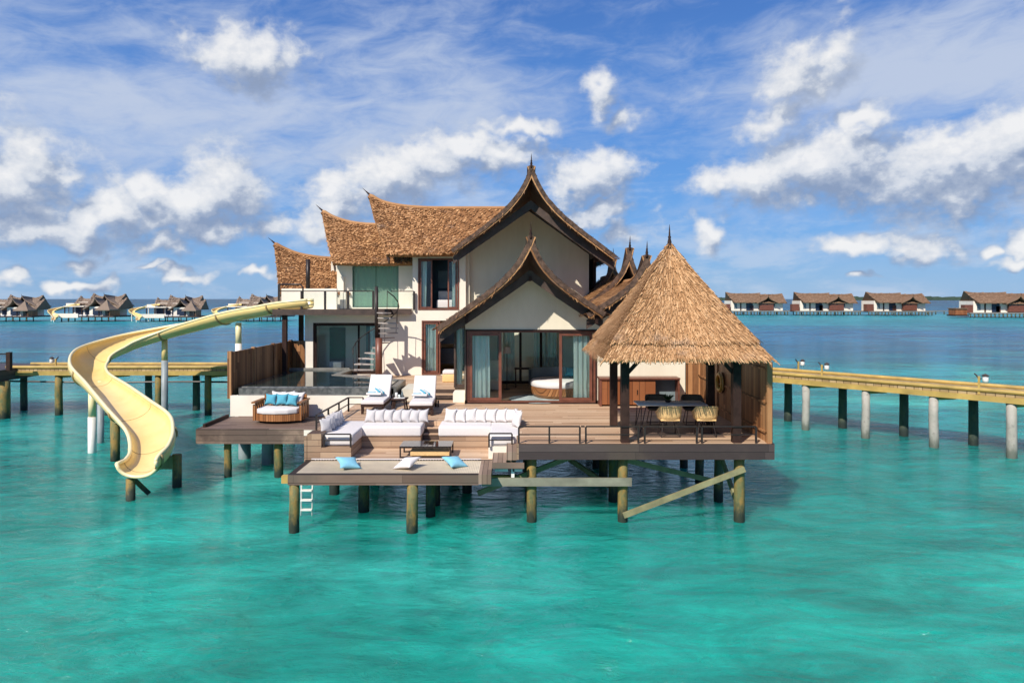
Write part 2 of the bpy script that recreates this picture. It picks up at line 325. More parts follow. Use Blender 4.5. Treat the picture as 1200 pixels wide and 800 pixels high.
def sea_mat():
    m, t, b = mat('lagoon_water'); pos = t.node('ShaderNodeNewGeometry').outputs['Position']
    x, y, z = t.sep(pos)
    n = t.noise(t.vec('MULTIPLY', pos, (0.5, 1, 1)), 0.055, 4.0, 0.55, 0.6)
    n_m = t.noise(t.vec('MULTIPLY', pos, (0.45, 1, 1)), 0.24, 5.0, 0.6, 0.8)
    n_f = t.noise(t.vec('MULTIPLY', pos, (0.35, 1, 1)), 0.012, 5.0, 0.6, 0.4)
    # seabed zones: sand near the villa, deeper channel beyond, sandbar by the far villas, deep sea
    yy = t.math('ADD', y, t.math('MULTIPLY', t.math('SUBTRACT', n, 0.5), t.math('MULTIPLY', y, 0.55)))
    lg = t.math('LOGARITHM', t.math('MAXIMUM', yy, 1.0), 10.0)
    zone = t.ramp(t.mrange(lg, 0.8, 3.0), [
        (0.00, (0.016,0.430,0.315)), (0.16, (0.018,0.440,0.335)), (0.25, (0.012,0.350,0.290)), (0.33, (0.010,0.310,0.290)),
        (0.40, (0.020,0.340,0.340)), (0.47, (0.003,0.140,0.230)), (0.56, (0.002,0.115,0.225)), (0.62, (0.014,0.23,0.28)), (0.68, (0.035,0.33,0.36)),
        (0.78, (0.004,0.10,0.18)), (1.0, (0.003,0.055,0.11))])
    patch = t.mrange(n_m, 0.36, 0.66, 0.66, 1.2)
    sand = t.math('MULTIPLY', t.mrange(t.noise(t.vec('MULTIPLY', pos, (0.6, 1, 1)), 0.085, 6.0, 0.62, 0.9), 0.50, 0.68, 0, 1, True), t.mrange(y, 40, 90, 0.75, 0.15))
    zone = t.mix(sand, zone, (0.075, 0.56, 0.44))
    ripple_tone = t.mrange(t.noise(t.vec('MULTIPLY', pos, (0.5, 1, 1)), 0.75, 6.0, 0.66, 1.4), 0.34, 0.62, 0.74, 1.12)  # ripple-scale tone put into the colour: refracted light pattern and water clarity
    zone = t.mix(1.0, zone, t.comb(ripple_tone, ripple_tone, ripple_tone), 'MULTIPLY')
    c = t.mix(1.0, zone, t.comb(patch, patch, patch), 'MULTIPLY')
    pf = t.mrange(n_f, 0.35, 0.65, 0.8, 1.25)
    c = t.mix(1.0, c, t.comb(pf, pf, pf), 'MULTIPLY')
    t.put(b.inputs['Base Color'], c)
    b.inputs['IOR'].default_value = 1.33; t.put(b.inputs['Roughness'], t.mrange(y, 20, 160, 0.05, 0.32)); b.inputs['Specular IOR Level'].default_value = 0.38
    b.subsurface_method = 'BURLEY'; b.inputs['Subsurface Weight'].default_value = 0.80; b.inputs['Subsurface Radius'].default_value = (0.5, 1.0, 0.85); b.inputs['Subsurface Scale'].default_value = 4.0
    w1 = t.noise(t.vec('MULTIPLY', pos, (0.55, 1.15, 1)), 0.9, 3.0, 0.55, 1.2)
    w2 = t.noise(t.vec('MULTIPLY', pos, (0.6, 1.25, 1)), 3.6, 5.0, 0.68, 0.8)
    w3 = t.noise(t.vec('MULTIPLY', pos, (0.6, 1.1, 1)), 0.12, 2.0, 0.5, 0.3)
    # far water keeps only its longer waves
    near = t.mrange(y, 25, 160, 1.0, 0.35)
    hgt = t.math('ADD', t.math('MULTIPLY', w1, 0.34), t.math('ADD', t.math('MULTIPLY', t.math('MULTIPLY', w2, 0.16), near), t.math('MULTIPLY', w3, 0.45)))
    bp = t.node('ShaderNodeBump'); bp.inputs['Strength'].default_value = 1.0; bp.inputs['Distance'].default_value = 1.0
    t.l.new(hgt, bp.inputs['Height']); t.l.new(bp.outputs[0], b.inputs['Normal'])
    return m
M['sea'] = sea_mat()

# ---------------- mesh helpers ----------------
def wloc(o):
    v = Vector((0, 0, 0))
    while o is not None: v += o.location; o = o.parent
    return v
class MB:
    def __init__(s): s.bm = bmesh.new()
    def face(s, vs):
        try: return s.bm.faces.new(vs)
        except ValueError: return None
    def box(s, x0, x1, y0, y1, z0, z1):
        v = [s.bm.verts.new(p) for p in ((x0,y0,z0),(x1,y0,z0),(x1,y1,z0),(x0,y1,z0),(x0,y0,z1),(x1,y0,z1),(x1,y1,z1),(x0,y1,z1))]
        for f in ((3,2,1,0),(4,5,6,7),(0,1,5,4),(1,2,6,5),(2,3,7,6),(3,0,4,7)): s.face([v[i] for i in f])
        return s
    def bar(s, p, q, w, h=None, up=(0,0,1)):
        p = Vector(p); q = Vector(q); h = h or w; d = (q-p).normalized(); up = Vector(up)
        if abs(d.dot(up)) > 0.98: up = Vector((0,1,0))
        a = d.cross(up).normalized()*w/2; b = a.cross(d).normalized()*h/2
        v = [s.bm.verts.new(c+e) for c in (p, q) for e in (-a-b, a-b, a+b, -a+b)]
        for f in ((0,1,2,3),(7,6,5,4),(1,0,4,5),(2,1,5,6),(3,2,6,7),(0,3,7,4)): s.face([v[i] for i in f])
        return s
    def cyl(s, p, q, r0, r1=None, n=12, cap=True):
        p = Vector(p); q = Vector(q); r1 = r0 if r1 is None else r1; d = (q-p).normalized()
        up = Vector((0,0,1)) if abs(d.z) < 0.95 else Vector((1,0,0)); a = d.cross(up).normalized(); b = d.cross(a)
        A = []; B = []
        for i in range(n):
            t = 2*math.pi*i/n; o = a*math.cos(t)+b*math.sin(t)
            A.append(s.bm.verts.new(p+o*r0)); B.append(s.bm.verts.new(q+o*r1))
        for i in range(n): s.face([A[i], A[(i+1)%n], B[(i+1)%n], B[i]])
        if cap: s.face(A[::-1]); s.face(B)
        return s
    def tube(s, pts, r, n=8):
        pts = [Vector(p) for p in pts]; rings = []
        for i, p in enumerate(pts):
            d = (pts[min(i+1,len(pts)-1)]-pts[max(i-1,0)]).normalized()
            up = Vector((0,0,1)) if abs(d.z) < 0.9 else Vector((1,0,0)); a = d.cross(up).normalized(); b = d.cross(a)
            rr = r[i] if isinstance(r, (list, tuple)) else r
            rings.append([s.bm.verts.new(p+(a*math.cos(2*math.pi*k/n)+b*math.sin(2*math.pi*k/n))*rr) for k in range(n)])
        for A, B in zip(rings, rings[1:]):
            for k in range(n): s.face([A[k], A[(k+1)%n], B[(k+1)%n], B[k]])
        s.face(rings[0][::-1]); s.face(rings[-1]); return s
    def grid(s, rows, close=False):
        V = [[s.bm.verts.new(p) for p in r] for r in rows]
        for a, b in zip(V, V[1:]):
            for i in range(len(a)-1): s.face([a[i], a[i+1], b[i+1], b[i]])
        return V
    def slab(s, pts, z0, z1):                     # polygon in plan
        a = [s.bm.verts.new((x, y, z0)) for x, y in pts]; b = [s.bm.verts.new((x, y, z1)) for x, y in pts]; n = len(pts)
        s.face(a[::-1]); s.face(b)
        for i in range(n): s.face([a[i], a[(i+1)%n], b[(i+1)%n], b[i]])
        return s
    def wall(s, outline, holes, y0, y1):           # upright wall in the xz plane with openings
        bm = bmesh.new(); es = []
        for loop in [outline]+holes:
            vs = [bm.verts.new((x, y0, z)) for x, z in loop]
            for i in range(len(vs)): es.append(bm.edges.new((vs[i], vs[(i+1)%len(vs)])))
        bmesh.ops.triangle_fill(bm, use_beauty=True, use_dissolve=False, edges=es)
        r = bmesh.ops.extrude_face_region(bm, geom=bm.faces[:])
        bmesh.ops.translate(bm, vec=(0, y1-y0, 0), verts=[v for v in r['geom'] if isinstance(v, bmesh.types.BMVert)])
        bmesh.ops.recalc_face_normals(bm, faces=bm.faces[:])
        me = bpy.data.meshes.new('tmp'); bm.to_mesh(me); bm.free(); s.bm.from_mesh(me); bpy.data.meshes.remove(me); return s
    def ring(s, x0, x1, z0, z1, y, w, d):          # rectangular frame in the xz plane
        s.box(x0, x0+w, y, y+d, z0, z1); s.box(x1-w, x1, y, y+d, z0, z1)
        s.box(x0+w, x1-w, y+.003, y+d-.003, z0, z0+w); s.box(x0+w, x1-w, y+.003, y+d-.003, z1-w, z1); return s
    def torus(s, c, Rr, r, axis='x', n=28, m=10):
        c = Vector(c); rows = []
        for i in range(n+1):
            a = 2*math.pi*i/n; row = []
            for j in range(m+1):
                b = 2*math.pi*j/m; q = Rr+r*math.cos(b)
                p = (r*math.sin(b), q*math.cos(a), q*math.sin(a)) if axis == 'x' else (q*math.cos(a), q*math.sin(a), r*math.sin(b))
                row.append(c+Vector(p))
            rows.append(row)
        s.grid(rows); bmesh.ops.remove_doubles(s.bm, verts=s.bm.verts[:], dist=1e-5); return s
    def lathe(s, c, prof, n=20):
        c = Vector(c); rows = [[c+Vector((r*math.cos(2*math.pi*i/n), r*math.sin(2*math.pi*i/n), z)) for i in range(n+1)] for r, z in prof]
        s.grid(rows); bmesh.ops.remove_doubles(s.bm, verts=s.bm.verts[:], dist=1e-5); return s
    def build(s, name, m, parent=None, smooth=False, bevel=0.0, seg=2, recalc=True):
        if bevel: bmesh.ops.bevel(s.bm, geom=s.bm.edges[:]+s.bm.verts[:], offset=bevel, segments=seg, affect='EDGES', profile=0.6, clamp_overlap=True)
        if recalc: bmesh.ops.recalc_face_normals(s.bm, faces=s.bm.faces[:])
        me = bpy.data.meshes.new(name)
        if parent is not None:
            bmesh.ops.translate(s.bm, vec=-wloc(parent), verts=s.bm.verts[:])
        s.bm.to_mesh(me); s.bm.free()
        if smooth or bevel:
            me.polygons.foreach_set('use_smooth', [True]*len(me.polygons))
            if bevel and not smooth: me.set_sharp_from_angle(angle=R(60))
        me.materials.append(m if not isinstance(m, str) else M[m])
        o = bpy.data.objects.new(name, me); COL.objects.link(o)
        if parent is not None: o.parent = parent
        return o
def tag(o, label=None, cat=None, group=None, kind=None):
    if label: o['label'] = label
    if cat: o['category'] = cat
    if group: o['group'] = group
    if kind: o['kind'] = kind
    return o
def thing(name, label, cat, loc, group=None):
    o = bpy.data.objects.new(name, None); o.empty_display_size = 0.3; COL.objects.link(o); o.location = loc
    return tag(o, label, cat, group)
def copy_tree(o, loc=None, rz=None, label=None, parent=None):
    kids = list(o.children); c = o.copy(); COL.objects.link(c)
    if parent is not None: c.parent = parent
    for k in kids: copy_tree(k, parent=c)
    if loc is not None: c.location = loc
    if rz is not None: c.rotation_euler = (0, 0, rz)
    if label: c['label'] = label
    return c
def U(px, Y): return (px-600)/800*Y
def Z(py, Y): return H-(py-350)/800*Y
# ---------------- sea and far land ----------------
b = MB(); gx = [-14000, -3000, -600, -150]+[-60+6*i for i in range(21)]+[150, 600, 3000, 14000]; gy = [-300, -60]+[6*i for i in range(16)]+[150, 400, 1200, 4000, 14000]
b.grid([[(x, y, 0.0) for x in gx] for y in gy]); b.grid([[(x, y, -30.0) for x in gx] for y in gy])
for y in (gy[0], gy[-1]): b.grid([[(x, y, z) for x in gx] for z in (0.0, -30.0)])
for x in (gx[0], gx[-1]): b.grid([[(x, y, z) for y in gy] for z in (0.0, -30.0)])
bmesh.ops.remove_doubles(b.bm, verts=b.bm.verts[:], dist=.01)
tag(b.build('sea', 'sea'), kind='structure')
def island(x0, x1, y, h):
    b = MB(); n = 60; top = []; rnd = random.Random(int(x0))
    for i in range(n+1):
        t = i/n; e = min(1, 6*t, 6*(1-t)); top.append((x0+(x1-x0)*t, h*e*(0.55+0.6*rnd.random())))
    rows = [[(x, y, -1) for x, _ in top], [(x, y+6, z) for x, z in top], [(x, y+60, z*0.9) for x, z in top], [(x, y+70, -1) for x, z in top]]
    b.grid(rows); return tag(b.build('far_island', 'island'), kind='structure')
island(1050, 1760, 2400, 13); island(620, 860, 2400, 11)

# ---------------- thatch roofs ----------------
def pts_fn(pts):
    P = [Vector(p) for p in pts]; n = len(P)-1
    def f(t):
        s = max(0, min(n-1e-6, t*n)); i = int(s); k = s-i
        p1, p2 = P[i], P[i+1]; p0 = P[i-1] if i > 0 else p1*2-p2; p3 = P[i+2] if i+2 <= n else p2*2-p1
        return 0.5*((2*p1)+(-p0+p2)*k+(2*p0-5*p1+4*p2-p3)*k*k+(-p0+3*p1-3*p2+p3)*k**3)
    return f
def make_S(Rf, Ef, flare=lambda u: 0, sag=0.0):
    def S(u, v):
        p = Rf(u).lerp(Ef(u), v)
        p.z += flare(u)*(math.exp(-v/.15)-v*math.exp(-1/.15))-sag*math.sin(math.pi*min(v, 1))
        return p
    return S
def normal(S, u, v):
    e = 0.004; u = min(max(u, e), 1-e); v = min(max(v, e), 1-e)
    n = (S(u+e, v)-S(u-e, v)).cross(S(u, v+e)-S(u, v-e))
    if n.length < 1e-9: return Vector((0,0,1))
    n.normalize(); return n if n.z > 0 else -n
def add_slope(b, S, nu=24, nv=14, th=0.16, tw=0.10, tl=0.14, rows=None, lift=0.045, over=1.55, jit=0.35, edges=(), narrow=0.5):
    """solid thatch layer S plus real overlapping tufts laid in courses"""
    T = []; B = []
    for j in range(nv+1):
        T.append([S(i/nu, j/nv) for i in range(nu+1)])
        B.append([S(i/nu, j/nv)-normal(S, i/nu, j/nv)*th for i in range(nu+1)])
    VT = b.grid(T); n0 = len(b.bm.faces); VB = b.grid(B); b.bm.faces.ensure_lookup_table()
    for f_ in range(n0, len(b.bm.faces)): b.bm.faces[f_].material_index = 1  # underside faces: dark timber lining, put in to darken the lit thatch
    for i in range(nu): b.face([VT[0][i], VT[0][i+1], VB[0][i+1], VB[0][i]]); b.face([VT[nv][i], VT[nv][i+1], VB[nv][i+1], VB[nv][i]])
    for j in range(nv): b.face([VT[j][0], VT[j+1][0], VB[j+1][0], VB[j][0]]); b.face([VT[j][nu], VT[j+1][nu], VB[j+1][nu], VB[j][nu]])
    Lv = (S(.5, 1)-S(.5, 0)).length
    rows = rows or max(3, int(Lv/tl))
    for r in range(rows+1):
        v0 = (r-0.3)/rows
        Lu = sum((S((k+1)/8, min(1, max(0, v0)))-S(k/8, min(1, max(0, v0)))).length for k in range(8))
        cnt = max(2, int(Lu/tw))
        for k in range(cnt):
            u = (k+random.uniform(-.35, .35)+.5)/cnt; v = v0+random.uniform(-.35, .35)/rows*jit
            u = min(max(u, 0), 1); vt = max(0, min(v, 1.0)); n = normal(S, u, vt)
            p = S(u, vt); q = S(u, min(vt+0.02, 1.02)); dv = (q-S(u, vt-0.0)).normalized() if (q-p).length > 1e-9 else Vector((0,0,-1))
            du = dv.cross(n).normalized(); L = tl*over*random.uniform(.75, 1.25); w = tw*random.uniform(.7, 1.35)/2
            up = lift*random.uniform(.5, 1.6)
            a = p+n*0.006; e = p+dv*L+n*up+du*random.uniform(-.5, .5)*tw*.5
            if vt >= 0.999: e = a+(e-a)*.6-n*up
            ww = w*random.uniform(narrow, 1.0)
            V = [b.bm.verts.new(c) for c in (a-du*w, a+du*w, e+du*ww, e-du*ww*random.uniform(.6, 1), )]
            b.face(V)
            V2 = [b.bm.verts.new(c) for c in (e-du*ww, e+du*ww, e+du*ww-n*up*1.0, e-du*ww-n*up*1.0)]
            b.face(V2)
    # frayed ends along the open rakes
    for ue in edges:
        cnt = int(Lv/0.08)
        for k in range(cnt):
            v = (k+random.random())/cnt; p = S(ue, v); n = normal(S, ue, v); o = S(ue, v)-S(abs(ue-0.05), v); o.normalize()
            dv = (S(ue, min(1, v+.03))-p).normalized()
            p = p-n*random.uniform(0, th)-o*0.03; e = p+o*random.uniform(.02, .12)+dv*random.uniform(.0, .22)+Vector((0,0,-random.uniform(0, .14)))
            w = random.uniform(.012, .035)
            V = [b.bm.verts.new(c) for c in (p-dv*w+n*.02, p+dv*w+n*.02, e+dv*w*.5, e-dv*w*.5)]; b.face(V)
def finial(parent, p, d, L=0.55, r=0.045):
    p = Vector(p); d = Vector(d).normalized()
    b = MB(); pts = [p-d*0.1+d*L*1.1*t for t in (0, .12, .2, .3, .45, .5, .55, .8, 1.0)]
    b.tube(pts, [r, r*1.25, r*.9, r*1.05, r*.6, r*.85, r*.5, r*.3, r*.08], 8)
    return b.build('finial', 'darkwood', parent, smooth=True)
def gable(parent, xc, zr, fl, el, er, yr, ye, yb, th=0.18, tw=0.10, tl=0.13, mat_='thatch', bb=0.30, fin=True, board_in=0.35):
    """gable roof whose ridge sweeps up to a point at the front"""
    Rf = pts_fn([(xc, yb+(yr-yb)*t, zr) for t in (0, .25, .5, .75, 1)])
    flare = lambda u: fl*max(0, (u-.5)/.5)**2.2
    b = MB(); SS = []
    for (xe, ze) in (el, er):
        Ef = pts_fn([(xe, yb+(ye-yb)*t, ze) for t in (0, .5, 1)])
        S = make_S(Rf, Ef, flare); SS.append(S)
        add_slope(b, S, 26, 18, th, tw, tl, edges=(1.0,))
    # hollow tip closed by a thick ridge roll
    b.tube([Rf(u)+Vector((0, 0, flare(u)-0.02)) for u in [i/16 for i in range(17)]], [0.10]*14+[.08, .06, .04], 8)
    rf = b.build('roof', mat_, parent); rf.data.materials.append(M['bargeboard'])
    for S in SS:
        m = MB(); rows = [[], [], [], []]
        for i in range(25):
            v = (i/24)**1.3; p = S(1, v); n = normal(S, .97, v); n.y = 0; n.normalize(); jt_ = random.uniform(-.012, .012)
            for k, (dn, dy) in enumerate(((.03+jt_, -.035), (-th*.72+jt_, -.035), (-th*.72+jt_, .03), (.03+jt_, .03))): rows[k].append(p+n*dn+Vector((0, dy, 0)))
        V = m.grid(rows+[rows[0]]); m.face([V[j][-1] for j in range(4)]); bmesh.ops.remove_doubles(m.bm, verts=m.bm.verts[:], dist=1e-5)
        m.build('rake_board', 'rake', rf)
    for (xe, ze), s in ((el, -1), (er, 1)):
        m = MB(); y0 = ye+board_in; N = 14; rows = [[], [], [], []]
        for i in range(N+1):
            t = i/N; x = xc+(xe-xc)*t*0.985; z = zr+(ze-zr)*t-th*1.15
            k = 0.05*math.exp(-t/.12)
            rows[0].append((x, y0, z+k)); rows[1].append((x, y0, z-bb+k*.5)); rows[2].append((x, y0+.06, z-bb+k*.5)); rows[3].append((x, y0+.06, z+k))
        V = m.grid(rows+[rows[0]]); m.face([V[j][0] for j in range(4)]); m.face([V[j][-1] for j in range(4)])
        bmesh.ops.remove_doubles(m.bm, verts=m.bm.verts[:], dist=1e-5)
        m.build('bargeboard', 'bargeboard', rf)
    if fin: finial(rf, Rf(1)+Vector((0, -0.02, fl-.02)), (0, -0.15, 1), 0.5)
    return rf
def ridge_roof(parent, ridge, eave, back, sag=0.12, th=0.18, tw=0.10, tl=0.13, mat_='thatch', fin=True, bb=True):
    """roof whose ridge runs across the view and sweeps up at its left end"""
    Rf = pts_fn(ridge); b = MB()
    add_slope(b, make_S(Rf, pts_fn(eave), sag=sag), 36, 16, th, tw, tl, edges=(0.0,))
    add_slope(b, make_S(Rf, pts_fn(back), sag=sag), 30, 10, th, tw*2, tl*2)
    b.tube([Rf(i/24) for i in range(25)], [.05]+[.09]*24, 8)
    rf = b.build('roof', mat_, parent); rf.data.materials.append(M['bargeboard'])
    if bb:
        for E in (eave, back):
            m = MB(); p = Vector(ridge[0]); q = Vector(E[0]); pts = [p.lerp(q, t) for t in (0.06, .3, .5, .75, .98)]
            for a_, c_ in zip(pts, pts[1:]):
                a2 = a_+Vector((.14, 0, -.30-sag*0.7)); c2 = c_+Vector((.14, 0, -.30-sag*.7))
                m.bar(a2, c2, .05, .22)
            m.build('bargeboard', 'bargeboard', rf)
    if fin:
        d = (Rf(0)-Rf(0.06)).normalized(); finial(rf, Rf(0), d+Vector((0,0,.25)), 0.5)
    return rf

# ---------------- the villa ----------------
house = thing('overwater_villa', 'cream two-storey thatched villa with swooping pointed gables, on the big timber deck', 'villa', (0.6, 26, 2.0))
FL = 2.3
def window(parent, x0, x1, z0, z1, y, curtains=(), leaves=(), fw=0.09, fm='redwood', glass='glass', name='window', outer=0.06):
    """outer frame > panes, leaf frames and curtains as pieces of it"""
    b = MB(); b.ring(x0, x1, z0, z1, y, outer, 0.16); w = b.build(name, 'darkwood' if fm == 'darkwood' else fm, parent)
    for (a, c) in leaves:
        f = MB(); f.ring(a, c, z0+outer+.01, z1-outer-.01, y+.04, fw, 0.06); f.build('leaf_frame', fm, w)
        p = MB(); p.box(a+fw, c-fw, y+.06, y+.07, z0+outer+fw, z1-outer-fw); p.build('pane', glass, w)
    for (a, c, yo) in curtains: curtain(w, a, c, z0+.08, z1-.1, y+yo)
    return w
def curtain(parent, x0, x1, z0, z1, y, m='curtain', amp=0.05, per=0.17):
    n = int((x1-x0)/per*8)+2; b = MB(); rows = []
    for k, z in enumerate((z0, z0+(z1-z0)*.33, z0+(z1-z0)*.66, z1)):
        rows.append([(x0+(x1-x0)*i/n+(0.02*math.sin(i*1.7+k)), y+amp*math.sin(2*math.pi*(x1-x0)*i/n/per)*(1.15-.2*k)+random.uniform(-.006, .006), z) for i in range(n+1)])
    b.grid(rows); o = b.build('curtain', m, parent, smooth=True); return o
# -- bedroom wing (front wall at Y 23.4)
YB = 23.4
lin = lambda x, xc, zr, xe, ze: zr+(ze-zr)*(x-xc)/(xe-xc)
A = dict(xc=0.60, zr=6.72); EL = (-2.45, 4.66); ER = (3.05, 5.12)
Bx, Bz = 4.32, 6.25; BL = (2.45, 5.10); BR = (6.2, 5.05)
b = MB()
outl = [(-1.61, 2.0), (5.94, 2.0), (5.94, lin(5.94, Bx, Bz, *BR)-.2), (Bx, Bz-.22), (2.78, 5.16), (0.60, 6.50), (-1.61, lin(-1.61, .6, 6.72, *EL)-.22)]
b.wall(outl, [[(-1.55, 2.03), (2.86, 2.03), (2.86, 4.50), (-1.55, 4.50)]], YB, YB+.2)
b.build('wall', 'plaster', house)
b = MB(); b.box(-1.61, -1.43, YB+.2, 24.9, 2.0, 5.2); b.build('wall', 'plaster', house)
b = MB(); b.box(5.76, 5.94, YB+.2, 29.9, 2.0, 5.1); b.build('wall', 'plaster', house)
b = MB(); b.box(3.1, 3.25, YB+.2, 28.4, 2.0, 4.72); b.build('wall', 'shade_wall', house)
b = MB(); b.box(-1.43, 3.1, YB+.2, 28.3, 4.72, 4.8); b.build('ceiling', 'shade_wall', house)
b = MB(); b.box(-1.5, 5.76, YB+.2, 29.9, 1.96, 2.03); b.build('floor', 'deck', house)
b = MB(); b.box(-1.62, -1.555, YB-.03, YB-.001, 2.0, 2.12); b.box(2.87, 5.95, YB-.03, YB-.001, 2.0, 2.12); b.build('skirting', 'darkwood', house)
# glazed sliding doors
w = window(house, -1.55, 2.86, 2.03, 4.50, YB+.02, leaves=((-1.47, -0.36), (1.62, 2.76)), curtains=((-1.38, -0.78, .26), (2.12, 2.74, .26)), fm='redwood', name='sliding_doors', fw=.10)
m = MB(); m.ring(-1.60, 2.91, 2.0, 4.545, YB-.03, .05, .05); m.build('outer_trim', 'darkwood', w)
# glazed rear wall, sheer curtains; an invented court behind, left roofless to light them
w = window(house, -0.6, 2.1, 2.08, 4.6, 28.2, leaves=((-.54, .35), (.35, 1.2), (1.2, 2.04)), curtains=((-.5, .1, .5), (.9, 2.0, .55)), fm='darkwood', fw=.05, name='rear_glazing')
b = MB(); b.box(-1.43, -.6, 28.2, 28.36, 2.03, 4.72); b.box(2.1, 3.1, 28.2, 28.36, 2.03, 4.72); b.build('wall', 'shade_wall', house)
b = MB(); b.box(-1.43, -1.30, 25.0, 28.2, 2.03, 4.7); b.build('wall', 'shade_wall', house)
b = MB(); b.box(-1.7, 5.76, 29.75, 29.95, 2.0, 5.0); b.build('wall', 'plaster', house)
# roofs of the wing
gable(house, .60, 6.72, 0.90, EL, ER, 21.75, 22.25, 28.1)  # cut short at the back so daylight reaches the rear curtains
gable(house, Bx, Bz, 0.78, BL, BR, 21.9, 22.35, 28.1)
gable(house, 4.45, 6.55, 1.0, (2.55, 5.2), (6.0, 5.3), 25.8, 26.3, 31, bb=.25)
gable(house, 4.35, 6.60, .75, (3.0, 5.5), (5.6, 5.5), 29.4, 29.9, 33, bb=.25)
b = MB()
for x, z in ((-1.50, 5.02), (2.78, 5.0)): b.box(x-.06, x+.06, YB-.95, YB, z-.02, z+.12); b.box(x-.05, x+.05, YB-1.02, YB-.9, z-.22, z+.12)
b.box(.55, .65, YB-.9, YB, 6.20, 6.34)
b.build('roof_bracket', 'darkwood', house)
# -- glass corner and living room behind
YL = 29.5
b = MB()
b.wall([(-8.75, FL), (-2.0, FL), (-2.0, 7.65), (-4.30, 7.65), (-4.30, 5.02), (-8.75, 5.02)],
       [[(-8.6, FL+.04), (-5.7, FL+.04), (-5.7, 4.56), (-8.6, 4.56)],
        [(-4.06, 5.12), (-2.29, 5.12), (-2.29, 7.34), (-4.06, 7.34)],
        [(-3.9, FL+.03), (-2.05, FL+.03), (-2.05, 4.66), (-3.9, 4.66)]], YL, YL+.2)
b.build('wall', 'white_wall', house)
w = window(house, -8.6, -5.7, FL+.04, 4.56, YL+.02, leaves=((-8.53, -6.62), (-6.66, -5.77)), fm='darkwood', fw=.06)
curtain(w, -6.2, -5.85, FL+.2, 4.4, YL+.3)
w = window(house, -4.06, -2.29, 5.12, 7.34, YL-.03, leaves=((-3.98, -3.45), (-2.78, -2.38)), curtains=((-3.98, -3.72, .22), (-2.62, -2.36, .22)), fw=.06)
w = window(house, -3.9, -3.1, FL+.03, 4.66, YL-.03, leaves=((-3.83, -3.2),), curtains=((-3.75, -3.3, .22),), fw=.09, name='glass_door')
w = window(house, -2.12, -1.66, FL+.05, 4.8, 24.95, leaves=((-2.08, -1.70),), curtains=((-2.05, -1.85, .3),), fw=.05, fm='bargeboard', name='glass_panel')
w = MB(); w.box(-2.14, -2.12, 25.1, 27.9, FL+.05, 4.7); w.build('side_glazing', 'glass', house)
b = MB(); b.box(-2.2, -1.45, 24.95, 29.5, 4.8, 4.92); b.build('canopy', 'plaster', house)
# rooms: floor, back walls, partition
b = MB(); b.box(-8.75, -1.62, YL+.2, 33.5, FL-.1, FL+.02); b.build('floor', 'deck', house)
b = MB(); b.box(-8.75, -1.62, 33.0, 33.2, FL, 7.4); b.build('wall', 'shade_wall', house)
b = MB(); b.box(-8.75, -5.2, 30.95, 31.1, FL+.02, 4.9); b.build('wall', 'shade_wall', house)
b = MB(); b.box(-8.95, -8.751, YL, 33.2, FL-.2, 5.02); b.build('wall', 'white_wall', house)
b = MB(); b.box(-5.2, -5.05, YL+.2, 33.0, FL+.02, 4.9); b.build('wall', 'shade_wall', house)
b = MB(); b.box(-4.29, -4.1, YL+.2, 33.0, 5.1, 7.6); b.build('wall', 'navy', house)
b = MB(); b.box(-4.1, -1.9, 32.0, 32.2, 5.1, 7.6); b.build('wall', 'navy', house)
b = MB(); b.box(-8.95, -1.65, YL+.2, 33.0, 4.90, 5.02); b.build('ceiling', 'white_wall', house)
b = MB(); b.box(-3.45, -2.75, 31.95, 31.99, 6.1, 6.9); b.build('picture_frame', 'slate', house)
b = MB(); b.ring(-8.25, -7.55, FL+.02, 4.3, 30.88, .05, .06); b.box(-8.2, -7.6, 30.9, 30.93, FL+.05, 4.25); b.build('inner_door', 'rattan_dark', house)
b = MB(); b.box(-6.6, -5.7, 30.90, 30.94, FL+.4, 4.6); b.build('slate_panel', 'slate', house)
# upper gable block (wall at Y 30)
b = MB(); GX = .75; GZ = 9.69; GL = (-2.40, 7.52); GR = (4.12, 7.27)
b.wall([(-1.995, 4.4), (3.38, 4.4), (3.38, lin(3.38, GX, GZ, *GR)-.25), (GX, GZ-.25), (-1.995, 7.7)], [], 30.0, 30.2)
b.build('wall', 'plaster', house)
b = MB(); b.box(-2.0, -1.85, YL+.2, 30.2, 4.4, 7.62); b.build('wall', 'plaster', house)
b = MB(); b.box(3.2, 3.38, 30.2, 35.5, 2.0, 7.6); b.build('wall', 'plaster', house)
b = MB(); b.box(-8.9, 3.38, 35.3, 35.5, 2.0, 7.6); b.build('wall', 'white_wall', house)
gable(house, GX, GZ, 1.10, GL, GR, 26.5, 26.9, 35.6, bb=.33)
b = MB(); b.box(3.38, 3.52, 27.95, 30.0, 7.32, 7.55); b.box(3.36, 3.54, 27.9, 28.05, 7.1, 7.75); b.build('roof_bracket', 'darkwood', house)
b = MB(); b.box(3.6, 3.75, 30.4, 35, 4.4, 7.5); b.build('side_screen', 'darkwood', house)
